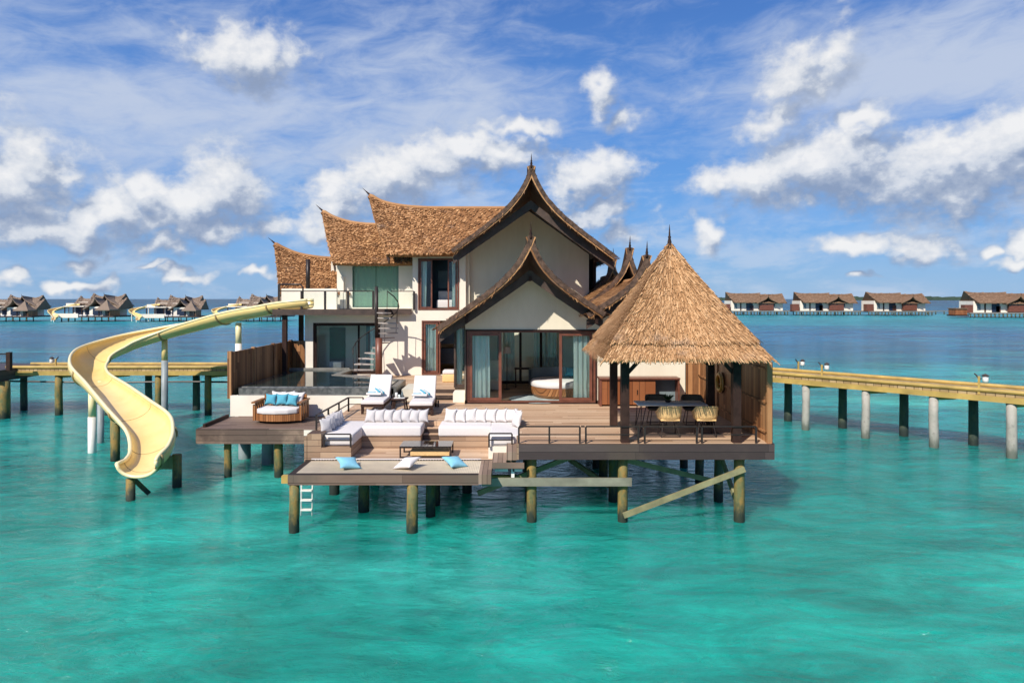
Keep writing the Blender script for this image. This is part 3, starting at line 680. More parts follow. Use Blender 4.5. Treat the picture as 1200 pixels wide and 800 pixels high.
# the three ridge roofs stepping down to the left
def RP(Y, *p): return [(U(px, Y), Y, Z(py, Y)) for px, py in p]
ridge_roof(house, RP(31.5, (433,228),(447,236),(468,241),(495,243.5),(530,244),(600,244),(618,244)),
           [(-5.26,28.6,7.50),(-3.7,28.6,7.50),(-2.3,28.6,7.54)], [(-5.2,34.4,7.5),(-3.6,34.4,7.5),(0.5,34.4,7.5)], sag=.15)
ridge_roof(house, RP(33, (378,247),(390,254),(406,259.5),(424,262.5),(445,263.5),(490,264)),
           [(-7.92,30.1,7.22),(-6.2,30.1,7.20),(-4.0,30.1,7.22)], [(-7.9,35.6,7.2),(-6.2,35.6,7.2),(-4.2,35.6,7.2)], sag=.15)
ridge_roof(house, RP(34, (322,285),(333,291),(348,297),(368,301),(392,303),(425,303.5)),
           [(-10.55,31.0,5.85),(-9,31.0,5.85),(-7.3,31.0,5.85)], [(-10.5,36.6,5.9),(-9,36.6,5.9),(-7.3,36.6,5.9)], sag=.12)
b = MB()
b.box(-7.95, -4.3, 31.0, 31.15, 5.1, 7.15) if False else None
b.wall([(-7.75,5.15),(-4.31,5.15),(-4.31,7.2),(-7.75,7.2)], [[(-7.25,5.2),(-5.15,5.2),(-5.15,7.16),(-7.25,7.16)]], 31.0, 31.15); b.build('wall', 'white_wall', house)
w = window(house, -7.25, -5.15, 5.2, 7.16, 31.0, leaves=((-7.19, -6.18), (-6.2, -5.2)), fm='glass_green', fw=.03, glass='glass_green', outer=.03)
curtain(w, -7.2, -5.2, 5.25, 7.1, 31.3, 'curtain_green', .04, .3)
b = MB(); b.box(-7.95, -7.75, 31.0, 34.5, 5.15, 7.2); b.build('wall', 'white_wall', house)
b = MB(); b.box(-7.76, -7.60, 30.8, 30.98, 5.15, 6.6); b.box(-7.62, -7.5, 30.8, 30.95, 5.15, 5.9); b.build('door_jamb', 'white_wall', house)
b = MB(); b.box(-10.2, -7.76, 30.2, 30.35, 5.14, 6.05); b.build('parapet', 'white_wall', house)
b = MB(); b.box(-10.2, -7.76, 31.4, 34.5, 2.4, 5.95) if False else b.box(-9.9, -8.96, 33.0, 34.5, 2.4, 5.9); b.build('wall', 'white_wall', house)
b = MB(); b.cyl((-9.1, 30.45, 5.9), (-9.1, 30.45, 7.35), .09, n=10); b.build('flue', 'dark_metal', house, smooth=True)
# terrace slab
b = MB(); b.slab([(-9.95, 28.5), (-5.25, 28.5), (-5.25, 29.3), (-4.32, 29.3), (-4.32, 33.4), (-9.95, 33.4)], 5.02, 5.12); b.build('terrace_slab', 'white_wall', house)
b = MB(); b.box(-9.98, -5.17, 28.42, 28.498, 4.92, 5.16); b.box(-5.248, -5.17, 28.5, 29.22, 4.92, 5.16); b.box(-5.168, -4.31, 29.22, 29.298, 4.92, 5.16); b.box(-10.0, -9.952, 28.5, 33.4, 4.92, 5.16); b.build('terrace_fascia', 'bargeboard', house)
for (x, y) in ((-9.55, 28.7), (-9.45, 30.6), (-8.95, 33.2)):
    b = MB(); b.box(x-.09, x+.09, y-.09, y+.09, 2.3, 4.95); b.build('terrace_post', 'darkwood', house)
# terrace railing with glass
rail = thing('terrace_railing', 'dark posts and clear glass railing along the upper terrace edge', 'railing', (-7.2, 28.55, 5.12))
px = [325, 343, 381, 408, 435, 440, 446, 482]
xs = [U(p, 28.56) for p in (327, 353.5, 381, 408, 437.5, 442, 482)]
for i, x in enumerate(xs):
    yr_ = 0 if i < 6 else .82
    b = MB(); b.box(x-.04, x+.04, 28.52+yr_, 28.60+yr_, 5.12, 5.92+(.28 if i == 0 else 0)); b.build('post', 'dark_metal', rail)
b = MB(); b.box(xs[0], xs[4], 28.54, 28.58, 5.90, 5.94); b.box(-5.2, xs[6], 29.36, 29.40, 5.90, 5.94); b.build('top_rail', 'dark_metal', rail)
for a, c in list(zip(xs, xs[1:]))[1:4]+[(-5.2, xs[6])]:
    yr_ = .82 if c == xs[6] else 0
    b = MB(); b.box(a+.06, c-.06, 28.555+yr_, 28.565+yr_, 5.2, 5.86); b.build('glass_pane', 'glass_rail', rail)
b = MB(); b.tube([(xs[0], 28.56, 6.2), (xs[0]+.9, 28.56, 6.2), (xs[0]+1.0, 28.56, 6.05), (xs[0]+1.0, 28.56, 5.5)], .035, 8); b.build('grab_rail', 'dark_metal', rail, smooth=True)

# spiral staircase
CX, CY = U(440.5, 27.9), 27.9
st = thing('spiral_staircase', 'dark metal spiral staircase rising to the upper terrace against the white wall', 'staircase', (CX, CY, FL))
b = MB(); b.cyl((CX+.12, CY, FL), (CX+.12, CY, 4.0), .14, n=14); b.build('base_column', 'redwood', st, smooth=True)
b = MB(); b.cyl((CX+.02, CY, 4.0), (CX+.02, CY, 6.1), .07, n=12); b.build('pole', 'dark_metal', st, smooth=True)
NS = 13; rise = (5.05-FL)/NS
a0 = R(205); turn = R(-255)
hand = []
for i in range(NS):
    a = a0+turn*i/(NS-1); z = FL+rise*(i+1)
    b = MB(); da = R(12); r0, r1 = .1, .92
    P = [(r0, a-da*.6), (r1, a-da), (r1, a+da), (r0, a+da*.6)]
    b.slab([(CX+r*math.cos(t), CY+r*math.sin(t)) for r, t in P], z-.045, z); b.build('tread', 'tread', st)
    hand.append((CX+.93*math.cos(a), CY+.93*math.sin(a), z+.85))
    if i % 2 == 0:
        b = MB(); b.cyl((CX+.90*math.cos(a), CY+.90*math.sin(a), z), (CX+.93*math.cos(a), CY+.93*math.sin(a), z+.85), .012, n=6); b.build('baluster', 'dark_metal', st)
b = MB(); b.tube(hand, .022, 8); b.build('handrail', 'dark_metal', st, smooth=True)

# ---------------- decks ----------------
deck = thing('main_deck', 'broad brown timber deck in front of the villa, dark fascia, standing on algae-stained piles', 'deck', (3.2, 19, 2.0))
def pile(parent, x, y, zt, r=.13, m='pile', name='pile'):
    b = MB(); rr = r*random.uniform(.93, 1.07)
    b.tube([(x, y, -1.2), (x+random.uniform(-.015, .015), y, .3), (x+random.uniform(-.015, .015), y, zt*.6), (x, y, zt)], [rr*1.04, rr*1.03, rr, rr*.97], 14)
    return b.build(name, m, parent, smooth=True)
b = MB(); b.box(0.17, 6.46, 16.96, 20.6, 1.86, 2.0); b.box(-5.35, 6.46, 20.603, 24.3, 1.86, 2.0); b.box(-5.35, -3.9, 20.1, 20.6, 1.86, 2.0); b.box(-3.897, 0.167, 20.12, 20.6, 1.86, 1.998)
b.build('boards', 'deck', deck)
b = MB(); b.box(0.17, 6.5, 16.90, 16.955, 1.62, 2.004); b.build('front_fascia', 'fascia', deck)
b = MB(); b.box(6.462, 6.52, 16.96, 24.3, 1.62, 2.004); b.build('side_fascia', 'fascia', deck)
b = MB(); b.box(0.12, 0.168, 16.9, 19.0, 1.62, 2.0); b.build('side_fascia', 'seat_wood', deck)
for x in (.5, 2.8, 5.72):
    for y in (17.2, 18.9, 20.8, 22.7):
        pile(deck, x, y, 1.86, .13, 'pile' if y < 18 else 'pile_dark')
for x in (-1.8, -4.2):
    for y in (20.9, 22.9): pile(deck, x, y, 1.86, .15, 'pile_dark')
for y in (17.5, 18.9, 20.8, 22.7):
    b = MB(); b.box(.2, 6.44, y-.06, y+.06, 1.60, 1.855); b.build('joist', 'fascia', deck)
for p, q in (((2.78,17.02,.20), (5.80,17.02,1.36)), ((2.9,17.35,1.5), (5.7,18.8,.55)), ((5.74,18.8,1.3), (5.76,17.3,.25)), ((-.9,17.9,.5), (2.1,18.2,1.6)), ((2.7,19,.4), (.6,20.7,1.5))):
    b = MB(); b.bar(p, q, .08, .13); b.build('brace', 'beam', deck)
# steps up to the landing
land = thing('house_landing', 'raised timber landing and two wide steps in front of the living room', 'landing', (-3.5, 27, FL))
b = MB(); b.slab([(-3.9, 25.0), (-1.63, 25.0), (-1.63, 29.48), (-6.7, 29.48), (-6.85, 27.75), (-3.9, 25.85)], FL-.14, FL); b.build('boards', 'deck', land)
b = MB(); b.box(-3.9, -1.65, 24.55, 24.99, 2.004, FL-.15); b.build('step', 'deck', land)
b = MB(); b.box(-3.9, -1.65, 24.965, 24.997, 2.15, FL-.006); b.build('riser', 'bargeboard', land)
b = MB(); b.box(-3.9, -1.65, 24.52, 24.548, 2.004, FL-.16); b.build('riser', 'bargeboard', land)
b = MB(); b.box(-2.05, -1.64, 23.7, 24.5, 2.006, 2.33); b.build('plinth', 'white_wall', land)
b = MB(); b.box(-3.88, -3.45, 24.0, 25.6, 2.006, 2.42); b.build('edge_box', 'pad', land)
b = MB(); b.box(-6.8, 5.9, 24.31, 35.4, 1.5, 1.92); b.build('house_slab', 'fascia_grey', land)
for x in (-6, -3, 0, 3, 5.7):
    for y in (26, 30, 34): pile(land, x, y, 1.5, .17, 'pile_green')

# pool
pool = thing('infinity_pool', 'still dark infinity pool with stone overflow edge above the white wall', 'pool', (-7.2, 25.5, 2.5))
b = MB(); b.box(-9.7, -4.10, 23.5, 23.62, 1.56, 2.27); b.build('front_wall', 'white_wall', pool)
b = MB(); b.slab([(-9.45, 23.64), (-4.10, 23.64), (-4.10, 25.6), (-4.14, 25.62), (-7.05, 27.45), (-6.88, 29.4), (-9.6, 29.4), (-9.6, 23.9)], 1.5, 2.50); b.build('basin', 'stone', pool)
b = MB(); b.slab([(-9.4, 23.9), (-4.3, 23.9), (-4.3, 25.45), (-7.25, 27.35), (-7.08, 29.35), (-9.5, 29.35)], 2.505, 2.54); b.build('water_surface', 'pool_water', pool)
b = MB(); V = b.grid([[(-9.45, 23.55, 2.272), (-4.1, 23.55, 2.272)], [(-9.45, 23.66, 2.30), (-4.1, 23.66, 2.30)], [(-9.45, 23.89, 2.535), (-4.1, 23.89, 2.535)]]); b.build('overflow_edge', 'stone', pool)
b = MB(); b.bar((-4.2, 25.6, 2.53), (-7.15, 27.5, 2.53), .32, .07); b.bar((-7.05, 27.5, 2.531), (-6.95, 29.4, 2.531), .28, .07); b.build('coping', 'coping', pool)
b = MB(); b.box(-4.2, -4.0, 23.64, 25.7, 2.0, 2.56); b.build('end_wall', 'stone', pool)
b = MB(); b.box(-9.6, -7.0, 29.41, 29.49, 2.2, 2.62); b.build('back_kerb', 'coping', pool)
for x, y in ((-9.4, 24), (-9.4, 29), (-7, 26)): pile(pool, x, y, 1.5, .2, 'grey_pipe')

# left platform
lp = thing('daybed_platform', 'small weathered timber platform left of the sunken lounge, carrying the daybed', 'deck', (-7.7, 22.3, 1.55))
b = MB(); b.box(-9.75, -5.5, 21.25, 23.49, 1.42, 1.55); b.build('boards', 'deck_dark', lp)
b = MB(); b.box(-9.78, -5.45, 21.19, 21.248, 1.10, 1.56); b.build('front_fascia', 'fascia_worn', lp)
b = MB(); b.box(-9.82, -9.755, 21.2, 23.49, 1.10, 1.56); b.build('side_fascia', 'fascia_worn', lp)
b = MB(); b.box(-6.45, -6.10, 21.15, 21.187, 1.36, 1.53); b.build('access_plate', 'white_wall', lp)
b = MB(); b.box(-9.74, -9.66, 21.5, 23.3, 1.551, 1.66); b.build('edge_kerb', 'darkwood', lp)
for x, y, m_, r_ in ((-8.95, 21.5, 'pile', .12), (-7.35, 21.5, 'pile', .13), (-8.3, 23.2, 'grey_pipe', .2), (-6.0, 23.1, 'pile_dark', .13)): pile(lp, x, y, 1.42, r_, m_)

# sunken lounge
lo = thing('sunken_lounge_deck', 'lower timber lounge deck set into the main deck between the two sofas', 'deck', (-2.5, 19, 1.4))
b = MB(); b.box(-5.35, 0.1, 17.8, 20.1, 1.26, 1.4); b.build('boards', 'deck', lo)
b = MB(); b.box(-5.38, 0.1, 17.74, 17.797, 1.2, 1.41); b.build('front_fascia', 'fascia_grey', lo)
b = MB(); b.box(-5.42, -5.352, 17.8, 20.6, 1.2, 2.0); b.build('side_panel', 'seat_wood', lo)
for x, y in ((-3.9, 18.0), (-2.1, 18.6), (-5.1, 19.6), (-1.3, 19.8)): pile(lo, x, y, 1.26, .14, 'pile_dark')
b = MB(); b.box(-6.1, .2, 18.05, 18.2, .72, .92); b.build('cross_beam', 'walk_beam', lo)
for k in range(4):
    z = 1.55+.15*k-.0; y = 19.3+.28*k
    b = MB(); b.box(-2.55, -2.08, y, y+.30, z-.13, z if k < 3 else 1.995); b.build('step', 'deck', lo)
    b = MB(); b.box(-2.552, -2.078, y-.012, y-.002, z-.14, z-.03); b.build('riser', 'bargeboard', lo)
# net
nt = thing('overwater_net', 'wide pale rope net in a timber frame over the water, front edge of the lounge', 'net', (-3, 17, 1.4))
b = MB(); b.box(-5.35, -.80, 16.28, 16.46, 1.16, 1.40); b.build('front_beam', 'fascia_grey', nt)
b = MB(); b.box(-5.35, -5.20, 16.462, 17.735, 1.18, 1.405); b.build('side_beam', 'fascia_grey', nt)
b = MB(); b.box(-.80, -.50, 16.28, 17.735, 1.18, 1.408); b.build('side_beam', 'deck_cross', nt)
b = MB()
rows = []
for j in range(13):
    v = j/12; rows.append([(-5.2+4.4*i/40, 16.46+1.27*v, 1.395-.05*math.sin(math.pi*v)*math.sin(math.pi*i/40)) for i in range(41)])
b.grid(rows)
for i in range(101):
    x = -5.2+4.4*i/100; b.tube([(x, 16.46, 1.40), (x, 16.8, 1.40-.028*math.sin(math.pi*i/100)), (x, 17.1, 1.40-.045*math.sin(math.pi*i/100)), (x, 17.4, 1.40-.03*math.sin(math.pi*i/100)), (x, 17.73, 1.40)], .006, 4)
b.build('netting', 'net', nt)
b = MB()
for i in range(60): b.torus((-5.1+4.2*i/59, 17.72, 1.43), .025, .008, 'x', 8, 4)
b.tube([(-5.2, 17.70, 1.45), (-.8, 17.70, 1.45)], .014, 6); b.build('lacing_rope', 'fabric', nt)
pile(nt, U(345, 16.4), 16.40, 1.16, .12); pile(nt, U(483.5, 16.4), 16.40, 1.16, .14)
pile(nt, U(505, 17.6), 17.6, 1.16, .13, 'pile_dark')
b = MB(); b.box(-.75, 2.98, 16.98, 17.05, .94, 1.14); b.build('tie_beam', 'beam_grey', nt)
# side steps
ss = thing('side_steps', 'short run of weathered timber steps between the net and the railed deck', 'steps', (-.2, 17.7, 1.4))
b = MB(); b.box(-.14, .118, 16.93, 18.4, 1.60, 1.80); b.build('tread', 'deck_cross', ss)
b = MB(); b.box(-.495, -.142, 16.93, 18.4, 1.42, 1.56); b.build('tread', 'deck_cross', ss)
b = MB(); b.box(-.495, .30, 16.86, 16.925, 1.40, 1.545); b.build('front_board', 'fascia_grey', ss)
b = MB(); b.box(-.42, -.1, 17.0, 17.08, 1.30, 1.395); b.box(.02, .25, 17.0, 17.08, 1.30, 1.395); b.box(-.02, .06, 17.0, 17.1, 1.15, 1.395); b.build('bracket', 'lamp_white', ss)
# ladder
ld = thing('swim_ladder', 'white swim ladder dropping into the water under the net', 'ladder', (-5.1, 17.6, .3))
for x in (U(354, 17.75), U(367, 17.75)):
    b = MB(); b.tube([(x, 17.8, 1.2), (x, 17.7, .9), (x, 17.65, -.25)], .020, 8); b.build('side_rail', 'lamp_white', ld, smooth=True)
for z in (.15, .4, .65, .9):
    b = MB(); b.box(U(354, 17.75), U(367, 17.75), 17.6, 17.72, z-.015, z+.015); b.build('rung', 'lamp_white', ld)

# low railings
def low_rail(label, pts, h=.42, posts=None, double=True, group=None, mid=True):
    r = thing('deck_railing', label, 'railing', pts[0], group)
    for a, c in zip(pts, pts[1:]):
        a = Vector(a); c = Vector(c); L = (c-a).length; n = max(1, round(L/1.0)); d = (c-a)/n
        t = MB(); t.bar(a+Vector((0,0,h)), c+Vector((0,0,h)), .055, .03); t.build('top_rail', 'dark_metal', r)
        if mid: t = MB(); t.bar(a+Vector((0,0,h*.52)), c+Vector((0,0,h*.52)), .025, .025); t.build('middle_rail', 'dark_metal', r)
        for i in range(n+1):
            p = a+d*i; t = MB(); t.box(p.x-.022, p.x+.022, p.y-.022, p.y+.022, p.z, p.z+h-.015); t.build('post', 'dark_metal', r)
    return r
xs = [U(p, 17.02) for p in (608, 679.5, 686.5, 748, 755.5, 816.5, 822.5, 886)]
for i in range(4):
    low_rail(['leftmost low dark railing section on the main deck front edge, beside the steps', 'second low railing section from the left, in front of the left pavilion post',
              'third low railing section from the left on the deck front, in front of the table', 'rightmost low railing section on the deck front, in front of the right rattan chair'][i],
             [(xs[2*i], 17.02, 2.0), (xs[2*i+1], 17.02, 2.0)], group='low railing sections on the main deck front')
for a_, c_ in ((xs[1], xs[2]), (xs[3], xs[4]), (xs[5], xs[6])):
    t = MB(); t.bar((a_+.03, 17.02, 2.42), (c_-.03, 17.02, 2.42), .055, .03); t.build('top_rail', 'dark_metal', [o for o in COL.objects if o.name.startswith('deck_railing') and o.type == 'EMPTY'][-1])
low_rail('low dark railing running back beside the left sofa toward the lounger', [(-5.3, 18.5, 2.0), (-5.22, 21.8, 2.0), (-4.75, 21.8, 2.0)], .45)
low_rail('small low dark rail standing on the wooden block at the left sofa front', [(-4.92, 17.86, 1.72), (-4.22, 17.86, 1.72)], .34)
low_rail('small low dark rail at the right sofa front, above the side steps', [(-.60, 17.86, 1.72), (.0, 17.86, 1.72)], .36)

# fences
def fence(label, a, c, z0, z1, y_post=None, grp=None):
    a = Vector(a); c = Vector(c); f = thing('timber_fence', label, 'fence', (a.x, a.y, z0), grp)
    L = (c-a).length; n = max(1, round(L/1.9)); d = (c-a)/n
    t = MB(); t.bar(Vector((a.x, a.y, (z0+z1)/2)), Vector((c.x, c.y, (z0+z1)/2)), .05, z1-z0); t.build('board_panel', 'fence', f)
    for i in range(n+1):
        p = a+d*i; t = MB(); t.box(p.x-.065, p.x+.065, p.y-.065, p.y+.065, z0-.05, z1+.04); t.build('post', 'fence', f)
    for z in (z0+.25, (z0+z1)/2, z1-.15):
        nrm = Vector((c.y-a.y, a.x-c.x)).normalized()*.045
        t = MB(); t.bar((a.x-nrm.x, a.y-nrm.y, z), (c.x-nrm.x, c.y-nrm.y, z), .04, .05); t.build('batten', 'fence', f)
    return f
fence('tall brown board fence along the left side of the pool', (-9.75, 23.6), (-9.75, 30.0), 2.2, 3.75)
fence('short brown board fence behind the far left corner of the pool', (-9.75, 30.1), (-8.98, 30.1), 2.3, 3.75)
fence('tall brown board fence along the right side of the dining deck', (6.42, 17.05), (6.42, 23.3), 2.0, 3.98)
fence('brown slatted board screen closing the back of the dining deck, right of the white wall', (5.97, 23.55), (6.62, 23.55), 2.0, 4.2)

# ---------------- dining pavilion ----------------
pv = thing('dining_pavilion', 'open pavilion with a tall pointed straw roof on dark posts, right end of the deck', 'pavilion', (4.22, 18.3, 2.0))
for (x, y) in ((2.83, 17.12), (5.62, 17.12), (2.88, 19.35), (5.62, 19.35)):
    b = MB(); b.box(x-.10, x+.10, y-.10, y+.10, 2.0, 4.2); b.build('post', 'darkwood', pv)
    s = 1 if x < 4 else -1
    t = MB(); t.bar((x+s*.08, y, 3.75), (x+s*.42, y, 4.12), .07, .09); t.build('brace', 'darkwood', pv)
b = MB(); b.box(2.6, 5.85, 17.05, 17.19, 4.10, 4.26); b.box(2.6, 5.85, 19.28, 19.42, 4.10, 4.26); b.box(2.78, 2.92, 17.2, 19.27, 4.10, 4.25); b.box(5.54, 5.68, 17.2, 19.27, 4.10, 4.25); b.build('ring_beam', 'darkwood', pv)
cx, cy, ap = 4.25, 18.42, 7.02
cor = [(2.22, 16.42), (6.26, 16.42), (6.26, 20.45), (2.22, 20.45)]
b = MB()
for i in range(4):
    c0 = Vector((*cor[i], 4.17)); c1 = Vector((*cor[(i+1)%4], 4.17)); apx = Vector((cx, cy, ap))
    def Sp(u, v, c0=c0, c1=c1, apx=apx):
        e = c0.lerp(c1, u); p = apx.lerp(e, v); 
        p.z -= .10*math.sin(math.pi*min(v, 1)); p.z += .06*math.exp(-v/.06)
        return p
    add_slope(b, Sp, 16, 14, .17, .022, .11, lift=.03, over=1.6, narrow=.3, jit=.5)
    def Sk(u, v, Sp=Sp): return Sp(u, .06+.80*v)+Vector((0, 0, .075))
    add_slope(b, Sk, 16, 12, .07, .022, .115, lift=.035, over=1.7, narrow=.3, jit=.5)
    # ragged hip roll
    for k in range(260):
        t = random.random(); p = apx.lerp(c0, t); p.z += -.10*math.sin(math.pi*t)+.10*(t < .86)
        d = (c0-apx).normalized(); o = Vector((random.uniform(-1, 1), random.uniform(-1, 1), random.uniform(-.2, 1))).normalized()
        e = p+d*random.uniform(.12, .3)+o*random.uniform(.01, .06); sdv = d.cross(o).normalized()*random.uniform(.01, .03)
        b.face([b.bm.verts.new(q) for q in (p-sdv, p+sdv, e+sdv*.4, e-sdv*.4)])
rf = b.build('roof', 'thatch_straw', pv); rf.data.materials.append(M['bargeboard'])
finial(rf, (cx, cy, ap+.0), (0, 0, 1), .62, .055)
# ---------------- water slide ----------------
SLIDE = [  # x, y, z(floor of the chute), bank (- lifts the rider's right wall), half width
 (-8.5, 28.95, 5.22, 0.0, .46), (-9.5, 28.95, 5.08, 0.0, .50), (-10.6, 29.3, 4.88, 0.0, .52), (-12.1, 29.8, 4.62, .0, .54), (-13.8, 30.2, 4.22, -.05, .56), (-15.4, 30.3, 3.82, -.2, .58), (-16.9, 29.8, 3.35, -.35, .62),
 (-17.65, 28.5, 2.85, -.42, .64), (-16.6, 26.5, 2.46, -.30, .65), (-14.6, 24.5, 2.06, -.1, .64), (-12.7, 22.7, 1.66, .15, .62), (-11.2, 21.3, 1.32, .34, .62),
 (-10.45, 20.2, 1.04, .42, .61), (-10.2, 19.4, .84, .30, .60), (-10.25, 18.8, .70, .1, .58)]
def slide_rows(path, n=90, m=14):
    f = pts_fn([p[:3] for p in path]); g = pts_fn([(p[3], p[4], 0) for p in path]); rows = []; cen = []
    for i in range(n+1):
        t = i/n; p = f(t); d = (f(min(1, t+.004))-f(max(0, t-.004))).normalized(); bw = g(t); bank, w = bw.x, bw.y
        s = d.cross(Vector((0, 0, 1))).normalized(); up = s.cross(d).normalized()        # s points to the rider's right
        rot = Matrix.Rotation(bank, 3, d); s2 = rot @ s; up2 = rot @ up; r = []
        for k in range(m+1):
            a = math.pi*(k/m); cx_ = -math.cos(a); cz = 1-math.sin(a)**.75
            r.append(p+s2*(cx_*w)+up2*(cz*w*.74))
        rows.append(r); cen.append((p, d, s2, up2, w))
    return rows, cen
def make_slide(loc, name='water_slide'):
    root = thing(name, 'large pale yellow open water slide curving from the terrace down to the water', 'water slide', loc)
    rows, cen = slide_rows(SLIDE)
    b = MB(); V = b.grid(rows); O = []
    for r, (p, d, s, up, w) in zip(rows, cen):
        c = p+up*w*.74; O.append([q+((q-c).normalized()*.035) for q in r])
    W = b.grid(O)
    b.face([V[0][0], V[0][-1], W[0][-1], W[0][0]]) if False else None
    for k in range(len(V)-1):
        b.face([V[k][0], V[k+1][0], W[k+1][0], W[k][0]]); b.face([V[k][-1], V[k+1][-1], W[k+1][-1], W[k][-1]])
    for k in range(len(V[0])-1):
        b.face([V[0][k], V[0][k+1], W[0][k+1], W[0][k]]); b.face([V[-1][k], V[-1][k+1], W[-1][k+1], W[-1][k]])
    ch = b.build('chute', 'slide', root, smooth=True)
    for side in (0, -1):
        b = MB(); b.tube([r[side] for r in rows], .055, 8); b.build('rim', 'rim', ch, smooth=True)
    b = MB(); b.tube([q for q in rows[-1]], .05, 8); b.build('lip', 'rim', ch, smooth=True)
    for i in range(10, 90, 11):
        b = MB(); p, d, s, up, w = cen[i]; c = p+up*w*.74
        b.tube([q+(q-c).normalized()*.055 for q in rows[i]], .036, 6); b.build('flange', 'seam', ch, smooth=True)
        b = MB(); b.tube([q+(c-q).normalized()*.002 for q in rows[i]], .009, 5); b.build('joint_line', 'seam', ch, smooth=True)
    return root, cen
slide, CEN = make_slide((-13.5, 25, 0))
def support(x, y, zt, r, m, capm='rim'):
    b = MB(); b.tube([(x, y, -1), (x, y, zt-.9)], r, 14); b.build('support_post', m, slide, smooth=True)
    b = MB(); b.tube([(x, y, zt-.9), (x, y, zt)], r*.9, 12); b.build('post_head', capm, slide, smooth=True)
support(U(279, 29.7), 29.75, 4.55, .14, 'lamp_white')
support(U(193, 30.2), 30.2, 3.78, .14, 'grey_pipe', 'slide')
support(U(108, 24.9), 24.9, 2.2, .14, 'lamp_white'); support(U(118, 26.6), 26.6, 2.4, .12, 'grey_pipe')
b = MB(); b.cyl((U(135, 23.6), 23.6, -1), (U(135, 23.6), 23.6, 1.70), .15); b.build('timber_post', 'pile', slide, smooth=True)
b = MB(); b.box(U(137, 23.6), U(166, 23.6), 23.45, 23.75, 1.32, 1.60); b.build('cross_beam', 'beam', slide)
b = MB(); b.cyl((U(207.5, 20.3), 20.3, -1), (U(207.5, 20.3), 20.3, .98), .13); b.build('timber_post', 'pile', slide, smooth=True)
b = MB(); b.cyl((U(153, 19.0), 19.0, -1), (U(153, 19.0), 19.0, .60), .12); b.build('timber_post', 'pile', slide, smooth=True)
b = MB(); b.box(U(180, 20.3), U(211, 20.3), 20.2, 20.4, .56, .93); b.build('cross_beam', 'beam', slide)
b = MB(); b.bar((U(156, 19.2), 19.2, .55), (U(172, 19.4), 19.5, .05), .12); b.build('brace', 'pile_dark', slide)
# ---------------- walkway ----------------
wk = thing('timber_walkway', 'long honey-coloured timber walkway crossing behind the villa on many piles', 'walkway', (0, 32, 2.2))
FR = [(-24.3, 32.8), (9.0, 32.8), (11.5, 30.2), (24.0, 17.3)]
BK = [(-24.3, 34.5), (9.7, 34.5), (12.75, 31.4), (25.2, 18.5)]
b = MB(); b.slab(FR+BK[::-1], 2.12, 2.26)
b.build('boards', 'walk', wk)
for L in (FR, BK):
    for a, c in zip(L, L[1:]):
        b = MB(); b.bar((a[0], a[1], 2.03), (c[0], c[1], 2.03), .22, .20); b.build('edge_beam', 'walk_beam', wk)
        b = MB(); b.cyl((a[0], a[1], 2.32), (c[0], c[1], 2.32), .075, n=8); b.build('kerb_rail', 'walk_beam', wk)
def wp(L, s):
    for a, c in zip(L, L[1:]):
        a = Vector(a); c = Vector(c); l = (c-a).length
        if s <= l: return a+(c-a)*s/l
        s -= l
    return Vector(L[-1])
s = 2.45
while s < 52.5:
    p = wp(FR, s); q = wp(BK, s+1.15 if s < 33 else s+2.2)
    right = s > 34
    if not (-8.5 < p.x < 9.5):
        pile(wk, p.x, p.y+.12, 1.95, .16, 'pile_pale' if right else 'pile'); 
    if not (-8.5 < q.x < 9.5): pile(wk, q.x, q.y-.12, 1.95, .165, 'pile_green')
    if not (-8.5 < p.x < 9.5):
        b = MB(); b.bar((p.x, p.y+.1, 1.86), (q.x*.5+p.x*.5, q.y*.5+p.y*.5, 1.86), .2, .14); b.build('cross_beam', 'walk_beam', wk)
    if right and s % 2 < 2:
        pass
    s += 2.40
b = MB(); b.tube([(-24.3, 33.0, 1.62), (-20, 33.0, 1.55), (-16, 33, 1.6), (-13, 33, 1.58)], .045, 6); b.build('service_pipe', 'dark_metal', wk)
rnd = random.Random(3)
bt = MB()
for i in range(26):
    p = wp(FR, 36.5+i*.95)+Vector((.5, .45)); bt.box(p.x-.07, p.x+.07, p.y-.05, p.y+.05, 2.26, 2.31)
bt.build('cleat', 'darkwood', wk)
# jetty end with its rail at the far left
jt = thing('jetty_end', 'dark timber jetty end with a railed edge at the far left of the walkway', 'jetty', (-25.5, 32.5, 2.2))
b = MB(); b.box(-28.5, U(11, 32.3), 31.6, 35.2, 1.75, 2.28); b.build('platform', 'fascia', jt)
for x in (U(10, 31.7), -26.2): 
    b = MB(); b.box(x-.09, x+.09, 31.65, 31.83, 2.28, 3.12); b.build('post', 'darkwood', jt)
b = MB(); b.box(-28.5, U(10, 31.7), 31.7, 31.76, 3.0, 3.06); b.box(-28.5, U(10, 31.7), 31.7, 31.74, 2.62, 2.66); b.build('rail', 'dark_metal', jt)
pile(jt, U(5, 32), 32.0, 1.75, .26, 'pile'); pile(jt, U(33, 34.6), 34.3, 1.95, .16, 'pile_green')
